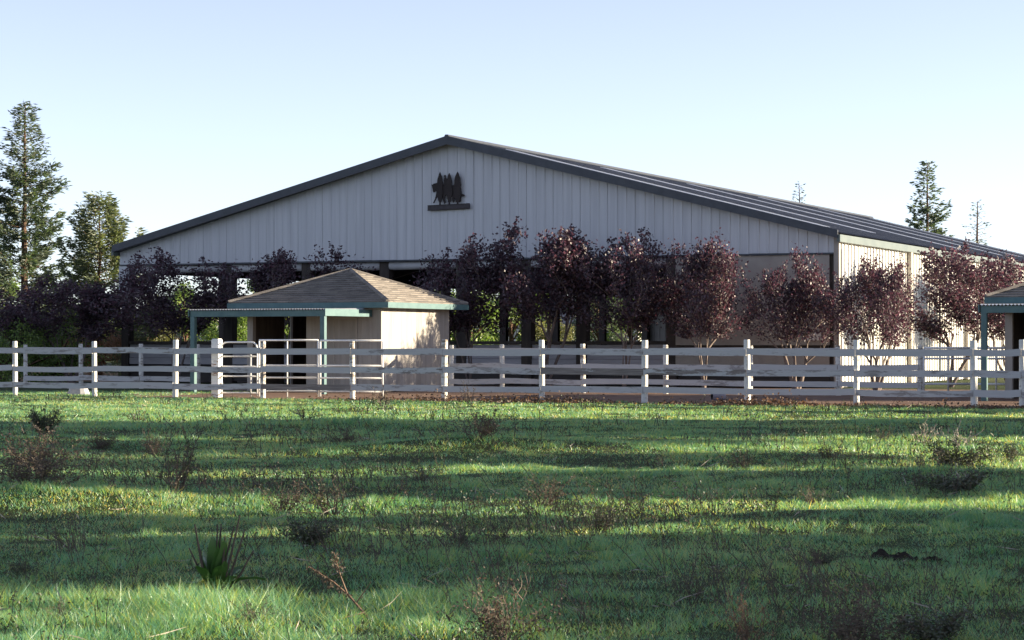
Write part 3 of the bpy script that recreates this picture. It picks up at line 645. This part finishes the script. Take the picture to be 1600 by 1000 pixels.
# ------------------------------------------------------------------ background trees
CF = conifer(3, 11.2, 3.3, 135, 330, .04, .24, .35, .85, .3, .24)
CF2 = conifer(8, 13.5, 3.2, 130, 150, .04, .32, .4, .85, .3)
CF3 = conifer(9, 11, 1.9, 110, 26, .05, .24, .35)
put_tree('conifer', CF, ('bark', 'conifer'), 'tall dark conifer at the left edge of the picture', at(38, 92), 92, (1, 1, 1), .3)
put_tree('conifer', CF2, ('bark', 'conifer'), 'dark pointed conifer standing behind the arena roof', at(1449, 150), 150, (1, 1, 1), 1.0)
put_tree('sparse_conifer', CF3, ('bark', 'conifer'), 'thin nearly bare treetop showing left above the arena roof', at(1249, 150), 150, (1, 1, 1.10), .5)
put_tree('sparse_conifer', CF3, ('bark', 'conifer'), 'thin bare treetop at right above the arena roof', at(1528, 140), 140, (1.1, 1.1, .93), 2.5)
CO = conifer(21, 7.0, 2.8, 110, 260, .03, .24, .6, .55, .75, .24)
put_tree('bushy_tree', CO, ('bark', 'olivegreen'), 'olive bushy tree with upright shoots left of the arena roof', at(155, 88), 88, (1, 1, 1), .8)
BR = [broad(4), broad(6, 5, 5.5), broad(9, 4, 5, 8000)]
G2 = 'green trees beyond the arena'
spots = [(10, 100, 0, .8, 'green'), (75, 97, 2, .9, 'green'), (150, 104, 1, .8, 'green'), (225, 112, 2, .9, 'olive'), (290, 128, 0, .85, 'green'), (352, 126, 2, .9, 'green'), (415, 130, 0, 1.0, 'green'),
         (470, 132, 1, .9, 'olive'), (530, 135, 0, 1.05, 'green'), (600, 138, 0, 1.2, 'green'), (665, 134, 1, 1.2, 'green'), (735, 132, 2, 1.3, 'green'), (800, 140, 0, 1.2, 'green'), (858, 134, 2, .8, 'olive'), (935, 142, 0, 1.0, 'conifer'), (985, 150, 1, 1.2, 'green')]
words = ['beyond the left fence under the tall conifer', 'low behind the leftmost purple trees', 'left of the arena corner post', 'seen through the leftmost bay', 'seen above the kick wall left of the hut awning', 'seen under the left end of the hut awning', 'seen beside the hut corner post',
         'seen through the back doorway of the hut', 'behind the left slope of the hut roof', 'behind the peak of the hut roof', 'behind the right slope of the hut roof', 'seen through the bay right of the hut', 'seen through the middle bay', 'seen low beside the grey house roof', 'seen through the bay right of the tallest purple tree', 'seen through the last open bay before the tan wall']
for k, (px, y, v, s, mt) in enumerate(spots):
    me = BR[v]
    if mt != 'green': me = (me[0], me[1].copy()); me[1].materials.clear()
    put_tree('green_tree', me, ('bark', mt), {'green': 'green leafy', 'olive': 'olive leafy', 'conifer': 'dark green'}[mt] + ' tree ' + words[k], at(px, y), y, (s, s, s * .95), k * 1.3, G2)
BU = broad(15, 2.0, 3.2, 6500, .09, .02)
for px_b, y_b, lab in ((25, 73, 'low dense green bush at the left edge behind the fence'), (92, 75, 'low dense green bush between two left fence posts')):
    t = thing('green_bush', lab, 'bush', (at(px_b, y_b), y_b, 0), px_b * .1, 'bushes behind the left fence'); obj('stem', BU[0], 'bark', t); obj('foliage', BU[1], 'green', t)
# brown dried frond plant
def fronds(seed, h, w, n):
    rs = np.random.RandomState(seed); P_ = []; D_ = []
    for k in range(n):
        a = rs.uniform(0, 6.28); L = rs.uniform(.6, 1) * h; m = 26
        for q in range(m):
            s = q / m; r_ = w / 2 * s; z = L * math.sin(min(math.pi * .8, s * 2.6)) * .9 + .1; P_.append((r_ * math.cos(a), r_ * math.sin(a), z)); D_.append((math.cos(a) * .6, math.sin(a) * .6, -.5))
    P_ = np.array(P_) + rs.normal(0, .05, (len(P_), 3)); return np_mesh('fronds', *cards(P_, np.array(D_) + rs.normal(0, .4, (len(P_), 3)), .28, .05, rs))
t = thing('dry_palm_plant', 'brown dried arching plant left of the arena corner', 'plant', (at(150, 80), 80, 0)); obj('fronds', fronds(3, 2.1, 2.2, 44), 'frond', t); MB().tube([(0, 0, 0), (0, 0, .8)], [.12, .08], 6).build('stem', 'bark', t)

# far houses
def house(label, px, y, w, d, hw, hr, rz):
    t = thing('house', label, 'house', (at(px, y), y, 0), rz)
    pbox('wall', 'house', t, -w / 2, w / 2, -d / 2, d / 2, 0, hw)
    rf = MB().add([(-w / 2 - .4, -d / 2 - .4, hw), (w / 2 + .4, -d / 2 - .4, hw), (w / 2 + .4, d / 2 + .4, hw), (-w / 2 - .4, d / 2 + .4, hw), (-w / 2 - .4, 0, hw + hr), (w / 2 + .4, 0, hw + hr)],
                  [(0, 1, 5, 4), (2, 3, 4, 5), (0, 4, 3), (1, 2, 5), (0, 3, 2, 1)]).build('roof', 'houseroof', t)
    pbox('chimney', 'house', rf, w * .2, w * .2 + .5, .3, .8, hw + hr * .4, hw + hr + .5)
    for k in range(3):
        x = -w / 2 + w * (k + .5) / 3; wd = pbox('window', 'sidewall', t, x - .6, x + .6, -d / 2 - .05, -d / 2 - .003, .9, 2.1); pbox('pane', 'glass', wd, x - .5, x + .5, -d / 2 - .06, -d / 2 - .052, 1.0, 2.0)
house('pale house with grey roof seen through the open arena', 905, 165, 13, 9, 2.7, 2.0, R(-25))
house('pale sunlit house seen under the left end of the hut awning', 318, 140, 6, 7, 2.9, 1.4, R(-30))

# tall trees standing right of the picture; their long shadows fall across the field
CFD = conifer(31, 13, 2.0, 330, 120, .03, .42, .9, .34)
CFH = conifer(33, 12, 2.2, 150, 130, .57, .42, .9, .35)
off = [(38, 39.4, 0, .9, 1.0), (37, 37.4, 0, .95, 1.04), (39, 35.6, 0, .85, 1.0), (38, 34.2, 0, .5, .96), (38, 31.3, 1, 1.0, 1.0), (39, 27.6, 1, .75, 1.0), (37, 23.6, 0, .75, 1.0), (38, 22.0, 0, .6, .98), (36, 18.9, 0, .45, .92),
       (37, 16.9, 0, .60, .9), (36, 15.2, 0, .6, .92), (36, 13.3, 0, .75, .545), (37, 47.6, 0, 1.0, .44), (36, 44.6, 0, .9, .47), (36, 12.0, 0, .7, .525), (37, 54.0, 0, 1.1, .40)]
ordw = ['third', 'fourth', 'fifth', 'sixth', 'high-crowned seventh', 'high-crowned eighth', 'ninth', 'tenth', 'slender eleventh', 'twelfth', 'thirteenth', 'short fourteenth', 'short first', 'short second', 'last', 'low one behind the first']
for k, (x, y, v, sw, sh) in enumerate(off):
    put_tree('shade_conifer', CFH if v else CFD, ('bark', 'conifer'), 'tall conifer outside the right picture edge, ' + ordw[k] + ' of its row', x, y, (sw, sw, sh), k * .9, 'conifers right of the field', 0)

# ------------------------------------------------------------------ grass
rs = np.random.RandomState(77)
def dens(y): return np.interp(y, [8, 11, 20, 35, 55], [6500, 6500, 2900, 1200, 650])
ys = np.linspace(9.6, 62, 400); hw_ = .255 * ys + 1.2; pdf = dens(ys) * 2 * hw_; tot = np.trapezoid(pdf, ys) if hasattr(np, 'trapezoid') else np.trapz(pdf, ys)
cdf = np.cumsum(pdf); cdf /= cdf[-1]; NG = int(min(1.5e6, tot))
yy = np.interp(rs.rand(NG), cdf, ys); xx = (rs.rand(NG) * 2 - 1) * (.255 * yy + 1.2)
ly = (xx - K[0]) * V[0] + (yy - K[1]) * V[1]; lx = (xx - K[0]) * U[0] + (yy - K[1]) * U[1]
lim = -17.35 + .5 * (vnoise(lx * 1.1, lx * 0 + 3) - .5) - np.where((lx > 1) & (lx < 9), .45, 0)
keep = ((ly < lim) | ((ly > -16.6) & (ly < -8) & (lx < -13)) | ((ly < -16.9) & (vnoise(xx * 2, yy * 2) > .62)))
patch = vnoise(xx * .8 + 31, yy * .8 + 11); keep &= rs.rand(NG) < .22 + 1.0 * patch * (.4 + 1.1 * vnoise(xx * 4, yy * 4))
xx = xx[keep]; yy = yy[keep]; patch = patch[keep]; n = len(xx)
hgt = (.012 + .050 * patch * vnoise(xx * 2.5, yy * 2.5) ** 2 + .030 * (vnoise(xx * 5 + 3, yy * 5) > .72)) * rs.uniform(.6, 1.5, n) * (1 + .5 * vnoise(xx * .3 + 5, yy * .3))
hgt *= np.interp(yy, [10.5, 12.2, 13, 55], [1.0, .95, .85, .8])
for (mx, my, rx, ry, hh) in [gp(360, 960) + (.34, .5, .15), gp(220, 950) + (.45, .5, .09), gp(760, 700) + (1.3, .7, .10), gp(640, 945) + (.5, .5, .07), gp(500, 668) + (3, 1, .08), gp(1150, 700) + (2.5, .8, .06), gp(30, 930) + (.5, .5, .08)]:
    hgt += hh * np.exp(-((xx - mx) / rx) ** 2 - ((yy - my) / ry) ** 2) * rs.uniform(.3, 1.2, n)
wdt = np.interp(yy, [9, 20, 55], [.0034, .007, .016]) * rs.uniform(.7, 1.4, n)
ang = rs.uniform(0, 6.283, n); la = rs.uniform(0, 6.283, n); ll = hgt * rs.uniform(.2, 1.5, n)
zz = gz(xx, yy) - .004; dx = np.cos(ang) * wdt / 2; dy = np.sin(ang) * wdt / 2
v = np.stack([np.stack([xx - dx, yy - dy, zz], -1), np.stack([xx + dx, yy + dy, zz], -1), np.stack([xx + np.cos(la) * ll, yy + np.sin(la) * ll, zz + hgt], -1)], 1).reshape(-1, 3)
gm = np_mesh('grass', v, np.arange(3 * n).reshape(-1, 3)); a_ = gm.attributes.new('rnd', 'FLOAT', 'POINT'); a_.data.foreach_set('value', np.repeat(np.clip(rs.rand(n) * .92 + .1 * (vnoise(xx * .6, yy * .6 + 77) > .66), 0, 1), 3).astype(np.float32))
tag(obj('grass', gm, 'grass'), 'short dewy green grass of the field', 'grass', kind='stuff')

# ------------------------------------------------------------------ weeds
def shrub(seed, h, w, n_st=16, leaves=500, leaf=.03, thick=.0035, spread=1.0, bend=.25):
    rs = np.random.RandomState(seed); mb = MB(); tp = []
    for k in range(n_st):
        a = rs.uniform(0, 6.28); L = h * rs.uniform(.45, 1.08); r0 = rs.uniform(0, .12) * w; p = np.array([r0 * math.cos(a), r0 * math.sin(a), 0]); tilt = rs.uniform(.1, 1) * w / (2 * h) * spread; d = unit(np.array([math.cos(a) * tilt, math.sin(a) * tilt, 1])); pts = [p]; m = 5
        for q in range(m): d = unit(d + rs.normal(0, bend * .5, 3)); p = p + d * L / m; pts.append(p)
        mb.tube(pts, [thick * (1 - .7 * q / m) for q in range(m + 1)], 3, False)
        for q in range(2, m + 1):
            for e in range(2):
                dd = unit(d + rs.normal(0, .7, 3)); L2 = L * rs.uniform(.12, .32); p2 = pts[q] + dd * L2 * .5; p3 = p2 + unit(dd + rs.normal(0, .3, 3) + (0, 0, .2)) * L2 * .5; mb.tube([pts[q], p2, p3], [thick * .55, thick * .45, thick * .25], 3, False); tp += [p2, p3, (p2 + p3) / 2]
            tp.append(pts[q])
    tp = np.array(tp); tp[:, 2] = np.maximum(tp[:, 2], .01); i = rs.randint(0, len(tp), leaves)
    lv, lf = cards(tp[i] + rs.normal(0, leaf * .6, (leaves, 3)), rs.normal(0, 1, (leaves, 3)) + (0, 0, .3), leaf * rs.uniform(.5, 1.3, leaves), leaf * .55, rs)
    return mb.mesh('stems'), np_mesh('leaves', lv, lf)
SH = [shrub(100 + k, .5, .6, *a) for k, a in enumerate([(22, 700, .032, .0055, 1.7), (34, 1200, .03, .005, 2.0), (20, 300, .03, .006, 1.7, .4), (28, 1300, .045, .006, 2.0), (9, 60, .025, .008, 1.3, .35), (12, 20, .02, .009, 1.8, .5)])]
KIND = {'dry': ('stemdry', 'drybrown'), 'dark': ('stemdark', 'weedleaf'), 'pale': ('stempale', 'drybrown'), 'rust': ('stemrust', 'frond'), 'grey': ('stemdry', 'weedleaf')}
cache = {}
def weed(px, py, wpx, hpx, kind, v, label):
    x, y = gp(px, py); s = y / F; key = (kind, v)
    if key not in cache: a, b = SH[v]; cache[key] = (a.copy(), b.copy())
    a, b = cache[key]; t = thing('weed_clump', label, 'weed', (x, y, gzf(x, y) - .01), px * .37, 'weeds standing in the field'); t.scale = (wpx * s / .6, wpx * s / .6, hpx * s / .5)
    obj('stems', a, KIND[kind][0], t); obj('leaves', b, KIND[kind][1], t)
for a in [(68, 682, 42, 54, 'dark', 3, 'dark leafy weed with sunlit top in the far left field'), (215, 658, 40, 38, 'dark', 4, 'spiky dark stalks on the far shadow edge at left'), (156, 698, 60, 30, 'dry', 1, 'low reddish-brown dry clump in the far left shade'),
          (62, 738, 120, 62, 'dry', 1, 'wide brown dry clump at far left, upper of two'), (65, 785, 130, 60, 'dry', 1, 'wide brown dry clump at far left, lower of two'), (243, 710, 45, 42, 'dry', 0, 'pale brown dry tuft above the tall twiggy weed'),
          (275, 785, 95, 105, 'dark', 2, 'tall thin twiggy dark weed in the left field'), (482, 862, 78, 52, 'dark', 3, 'dense dark weed right of the broad-leaved dock'), (480, 658, 70, 38, 'dark', 4, 'dead leaning stalks near the fence left of centre'),
          (748, 706, 95, 48, 'dry', 0, 'dry brown clump on top of the grassy hummock'), (735, 634, 40, 46, 'dry', 4, 'thin reddish stalks against the fence below the hut corner'), (600, 634, 50, 40, 'dry', 4, 'thin dry stalks at the foot of the fence by the hut wall'),
          (715, 872, 70, 62, 'grey', 0, 'greyish branching weed in the middle shade'), (780, 852, 60, 55, 'dark', 2, 'upright dark stalks right of the greyish weed'), (932, 836, 70, 60, 'dark', 0, 'dark weed with tall stem right of centre'),
          (790, 1010, 130, 105, 'dry', 0, 'large grey-brown weed cut by the bottom edge in the middle'), (1168, 1005, 85, 80, 'rust', 2, 'rusty red weed at the bottom edge right of centre'), (1340, 1012, 140, 90, 'dry', 1, 'broad brown weed at the bottom right'), (1455, 1005, 130, 62, 'dark', 3, 'broad dark weed at the bottom right corner'),
          (1494, 728, 80, 52, 'dark', 3, 'leafy dark weed lit by sun in the far right field'), (1444, 692, 40, 42, 'pale', 5, 'small pale forked dead twig in the far right shade'), (1500, 700, 62, 42, 'pale', 5, 'tangle of pale dead twigs behind the leafy far right weed'), (1488, 772, 105, 42, 'dark', 3, 'dark shaded bush with pale twigs at right'),
          (1492, 770, 60, 46, 'pale', 5, 'pale twigs sticking out of the shaded bush at right'), (1297, 722, 42, 34, 'dark', 0, 'small dark weed in the sunlit far right strip'), (1382, 690, 36, 22, 'dark', 2, 'tiny dark weed at the far shadow edge at right'), (1575, 720, 40, 40, 'dark', 0, 'weed at the right edge in the sunlit strip'),
          (42, 905, 62, 46, 'grey', 0, 'grey weed at the left edge in the near shade'), (520, 800, 90, 60, 'dark', 2, 'loose dark weed left of centre'), (440, 800, 70, 50, 'dry', 0, 'loose brown weed beside a dark one left of centre'), (850, 790, 80, 50, 'dry', 2, 'thin brown weed in the middle of the field'),
          (1285, 880, 80, 40, 'dark', 0, 'low dark weed left of the manure pile'), (1085, 940, 70, 50, 'dark', 2, 'thin dark weed in the near shade right of centre'), (1040, 735, 60, 35, 'dark', 4, 'a few stalks on the sunlit strip right of the hummock'), (1160, 740, 50, 34, 'dark', 2, 'small twiggy weed in the middle right field'), (90, 975, 40, 40, 'dark', 2, 'small dark weed in the sunlit grass at lower left'), (400, 985, 70, 40, 'dark', 2, 'small twiggy weed below the broad-leaved dock'), (540, 700, 60, 28, 'dry', 1, 'low brown clump in the far shade below the hut'), (1270, 790, 60, 34, 'dark', 2, 'small dark weed on the right lit strip'), (660, 760, 70, 36, 'dry', 2, 'thin brown weed left of the hummock')]:
    weed(*a)
# leaning rusty branch
x, y = gp(580, 975); s = y / F; t = thing('dead_branch', 'leaning rusty dead stalk with seed heads below the dense dark weed', 'dead plant', (x, y, gzf(x, y)))
mb = MB(); q = [(0, 0, 0), (-35 * s, .05, 38 * s), (-60 * s, .08, 58 * s), (-100 * s, .1, 82 * s)]; mb.tube(q, [.008, .006, .005, .003], 5); q2 = [(-38 * s, .05, 40 * s), (-50 * s, .02, 75 * s), (-58 * s, 0, 108 * s)]; mb.tube(q2, [.005, .004, .002], 5); mb.tube([(-25 * s, .04, 26 * s), (0, 0, 62 * s)], [.004, .002], 4); mb.tube([(-12 * s, .0, 14 * s), (-58 * s, -.2, 8 * s)], [.004, .002], 4); mb.build('stems', 'stemrust', t)
rs = np.random.RandomState(2); u_ = rs.rand(220, 1); seg = np.where(rs.rand(220, 1) < .55, np.array(q[1]) + (np.array(q[3]) - np.array(q[1])) * u_, np.array(q2[1]) + (np.array(q2[2]) - np.array(q2[1])) * u_); tag(obj('seed_heads', np_mesh('seed_heads', *cards(seg + rs.normal(0, .012, (220, 3)), rs.normal(0, 1, (220, 3)), .016, .009, rs)), 'drybrown', t), kind='stuff')
# broad-leaved dock with dark dead stalks
x, y = gp(338, 925); s = y / F * 1.12; t = thing('dock_plant', 'broad-leaved green dock with dark dead stalks in the lower left field', 'plant', (x, y, gzf(x, y) - .01)); rs = np.random.RandomState(6)
for k in range(38):
    a = rs.uniform(0, 6.28); L = rs.uniform(38, 84) * s; w_ = rs.uniform(12, 22) * s; tilt = rs.uniform(.1, 1.0); mb = MB(); N = 6; rowv = []
    for q in range(N + 1):
        u = q / N; out = L * u * tilt * .9; z = L * (u * (1.15 - tilt * .4) - .55 * tilt * u * u); hw2 = w_ / 2 * (math.sin(math.pi * min(1, u * .92 + .06)) ** .8) + .003
        cx_, cy_ = math.cos(a) * out, math.sin(a) * out; sx, sy = -math.sin(a) * hw2, math.cos(a) * hw2; wob = rs.normal(0, .006)
        rowv += [(cx_ - sx, cy_ - sy, z + .012 + wob), (cx_, cy_, z), (cx_ + sx, cy_ + sy, z + .012 - wob)]
    fs = []
    for q in range(N): o = 3 * q; fs += [(o, o + 1, o + 4, o + 3), (o + 1, o + 2, o + 5, o + 4)]
    mb.add(rowv, fs); mb.build('leaf', 'dock', t, True)
for (bx, tx, tz) in ((-8, -28, 100), (-4, -38, 66), (2, 0, 98), (4, 8, 100), (6, 34, 112), (10, 40, 92), (12, 52, 62), (8, 26, 96), (-10, -24, 76), (3, 14, 84)):
    dy_ = rs.uniform(-.06, .06); MB().tube([(bx * s, dy_ * .3, 0), ((bx + tx) / 2 * s + rs.normal(0, .008), dy_ * .7, tz * .5 * s), (tx * s, dy_, tz * s)], [.0085, .007, .004], 5).build('stalk', 'stemdark', t)
# manure heaps
def heap(px, py, wpx, hpx, label, seed):
    rs = np.random.RandomState(seed); x, y = gp(px, py); s = y / F; t = thing('manure_heap', label, 'manure', (x, y, gzf(x, y)), 0, 'manure heaps in the field')
    N, Mh = 26, 12; vv = []; fs = []
    for i in range(Mh + 1):
        for j in range(N):
            a = 2 * math.pi * j / N; r_ = i / Mh; xx_ = r_ * math.cos(a) * wpx / 2 * s; yy_ = r_ * math.sin(a) * wpx / 2 * s * .8; z = hpx * s * (1 - r_ ** 1.6) * (.45 + 1.0 * float(vnoise(xx_ * 11 + seed, yy_ * 11))) + .02 * float(vnoise(xx_ * 50, yy_ * 50)) - .015
            vv.append((xx_, yy_, z))
    for i in range(Mh):
        for j in range(N): fs.append((i * N + j, (i + 1) * N + j, (i + 1) * N + (j + 1) % N, i * N + (j + 1) % N))
    obj('heap', np_mesh('heap', vv, fs), 'manure', t)
    mb = MB()
    for k in range(26):
        a = rs.uniform(0, 6.28); r_ = rs.uniform(.1, .6) * wpx * s; r0 = rs.uniform(.012, .03); c = np.array([r_ * math.cos(a), r_ * .8 * math.sin(a), .01]); mb.add([c + r0 * np.array(q) for q in ((1, 0, 0), (0, 1, 0), (-1, 0, 0), (0, -1, 0), (.2, 0, .9), (0, 0, -.6))], [(0, 1, 4), (1, 2, 4), (2, 3, 4), (3, 0, 4), (1, 0, 5), (2, 1, 5), (3, 2, 5), (0, 3, 5)])
    mb.build('crumbs', 'manure', t)
heap(1393, 872, 84, 20, 'dark manure pile in the shaded grass at right', 3)
heap(1455, 872, 24, 8, 'small dark manure lump right of the larger pile', 5)
# scattered stalks and straw
rs = np.random.RandomState(12); n = 10000; yy = np.interp(rs.rand(n), cdf ** .85, ys); xx = (rs.rand(n) * 2 - 1) * (.25 * yy + 1)
cl = vnoise(xx * .7 + 60, yy * .5 + 20); ly = (xx - K[0]) * V[0] + (yy - K[1]) * V[1]; k_ = (rs.rand(n) < np.clip((cl - .52) * 5, 0.03, 1)) & (ly < -17.8); xx = xx[k_]; yy = yy[k_]; n = len(xx); zz = gz(xx, yy)
h_ = rs.uniform(.03, .2, n) * rs.uniform(.5, 1.3, n) * np.interp(yy, [10, 14, 30], [.8, 1, 1.25]); wd = np.interp(yy, [10, 50], [.0035, .011]); a = rs.uniform(0, 6.28, n); lean = h_ * rs.uniform(0, .7, n); kx = rs.normal(0, .02, n)
P0 = np.stack([xx, yy, zz], -1); P1 = np.stack([xx + np.cos(a) * lean * .4 + kx, yy + np.sin(a) * lean * .4, zz + h_ * .55], -1); P2 = np.stack([xx + np.cos(a) * lean, yy + np.sin(a) * lean, zz + h_], -1); S_ = np.stack([wd / 2, wd * 0, wd * 0], -1)
v = np.stack([P0 - S_, P0 + S_, P1 + S_, P1 - S_, P1 - S_, P1 + S_, P2 + S_ * .3, P2 - S_ * .3], 1).reshape(-1, 3)
tag(obj('weed_stalks', np_mesh('weed_stalks', v, np.arange(8 * n).reshape(-1, 4)), 'stemdark'), 'thin dark stalks scattered through the grass', 'weeds', kind='stuff')
m = 5; i = np.repeat(np.arange(n), m); u_ = rs.rand(n * m, 1); lv, lf = cards(P0[i] * (1 - u_) + P2[i] * u_ + rs.normal(0, .02, (n * m, 3)), rs.normal(0, 1, (n * m, 3)), np.interp(yy, [10, 50], [.02, .045])[i], np.interp(yy, [10, 50], [.010, .025])[i], rs)
tag(obj('weed_foliage', np_mesh('weed_foliage', lv, lf), 'weedleaf'), 'small dark leaves of low weeds in the grass', 'weeds', kind='stuff')
n = 700; yy = np.interp(rs.rand(n), cdf, ys); xx = (rs.rand(n) * 2 - 1) * (.25 * yy + 1); a = rs.uniform(0, 6.28, n); L = rs.uniform(.05, .28, n); zz = gz(xx, yy) + .03
lv, lf = cards(np.stack([xx, yy, zz], -1), np.stack([np.cos(a), np.sin(a), rs.uniform(-.05, .5, n)], -1), L, np.interp(yy, [10, 50], [.006, .012]), rs); tag(obj('straw', np_mesh('straw', lv, lf), 'stempale'), 'scattered pale straw lying in the grass', 'straw', kind='stuff')
# leaf litter along the fence
n = 22000; lx = rs.uniform(-8, 10, n); dn = np.interp(lx, [-8, -2, 1, 4, 10], [.1, .5, .3, 1, .8]); k_ = rs.rand(n) < dn * (vnoise(lx * .8, lx * 0 + 9) * 1.5); lx = lx[k_]; n = len(lx); ly = -17.55 + rs.normal(0, .42, n); p = K + lx[:, None] * U + ly[:, None] * V
zz = gz(p[:, 0], p[:, 1]) + rs.exponential(.035, n) * vnoise(lx * 1.5, lx * 0 + 2) * 1.6
lv, lf = cards(np.concatenate([p, zz[:, None]], 1), rs.normal(0, 1, (n, 3)) * (1, 1, .4), .065 * rs.uniform(.5, 1.3, n), .045, rs); tag(obj('leaf_litter', np_mesh('leaf_litter', lv, lf), 'brownleaf'), 'brown fallen leaves heaped along the fence foot', 'leaves', kind='stuff')


# thin dry twigs in loose patches
rs = np.random.RandomState(44); bl = [(60, 745, 110, 40, 700), (230, 770, 160, 34, 700), (480, 770, 170, 30, 700), (520, 690, 160, 14, 350), (720, 700, 90, 16, 350), (620, 800, 160, 40, 600), (900, 830, 140, 34, 600), (730, 890, 110, 40, 420), (1150, 900, 160, 45, 480), (1300, 950, 200, 45, 500), (1480, 750, 90, 24, 400), (1270, 720, 140, 14, 300), (850, 960, 160, 36, 350), (120, 880, 120, 40, 320), (560, 880, 120, 40, 300), (1050, 800, 140, 24, 380), (330, 665, 200, 8, 240)]
PX = []; 
for px_, py_b, rx_, ry_, c_ in bl:
    c_ = int(c_ * .24)
    qx = px_ + rs.normal(0, rx_ * .55, c_); qy = np.clip(py_b + rs.normal(0, ry_ * .6, c_), 640, 1010); PX.append(np.stack([qx, qy], -1))
PX = np.concatenate(PX); yy = CH * F / (PX[:, 1] - HY); xx = (PX[:, 0] - 800) / F * yy; n = len(xx); zz = gz(xx, yy); tv = []; tf = []
h_ = rs.uniform(.05, .3, n) * rs.uniform(.5, 1.2, n); a = rs.uniform(0, 6.28, n); ln = rs.uniform(.1, 1.3, n) * h_; wd = np.interp(yy, [10, 45], [.003, .009])
P0 = np.stack([xx, yy, zz], -1); P1 = P0 + np.stack([np.cos(a) * ln * .45, np.sin(a) * ln * .45, h_ * .5], -1) + rs.normal(0, .015, (n, 3)); P2 = P0 + np.stack([np.cos(a) * ln, np.sin(a) * ln, h_], -1); P3 = P1 + np.stack([np.cos(a + 1.4) * ln * .4, np.sin(a + 1.4) * ln * .4, h_ * .35], -1)
S_ = np.stack([wd / 2, wd * 0, wd * .3], -1)
v = np.stack([P0 - S_, P0 + S_, P1 + S_, P1 - S_, P1 - S_, P1 + S_, P2 + S_ * .4, P2 - S_ * .4, P1 - S_ * .7, P1 + S_ * .7, P3 + S_ * .3, P3 - S_ * .3], 1).reshape(-1, 3)
tag(obj('dry_twigs', np_mesh('dry_twigs', v, np.arange(12 * n).reshape(-1, 4)), 'stemdry'), 'thin dry brown twigs growing in loose patches', 'weeds', kind='stuff')
i = rs.randint(0, n, n * 4); u_ = rs.rand(len(i), 1); lv, lf = cards(P1[i] * (1 - u_) + P2[i] * u_ + rs.normal(0, .015, (len(i), 3)), rs.normal(0, 1, (len(i), 3)), np.interp(yy, [10, 45], [.014, .035])[i], np.interp(yy, [10, 45], [.008, .02])[i], rs)
tag(obj('dry_seed_heads', np_mesh('dry_seed_heads', lv, lf), 'drybrown'), 'small dry brown seed heads on the twigs', 'weeds', kind='stuff')
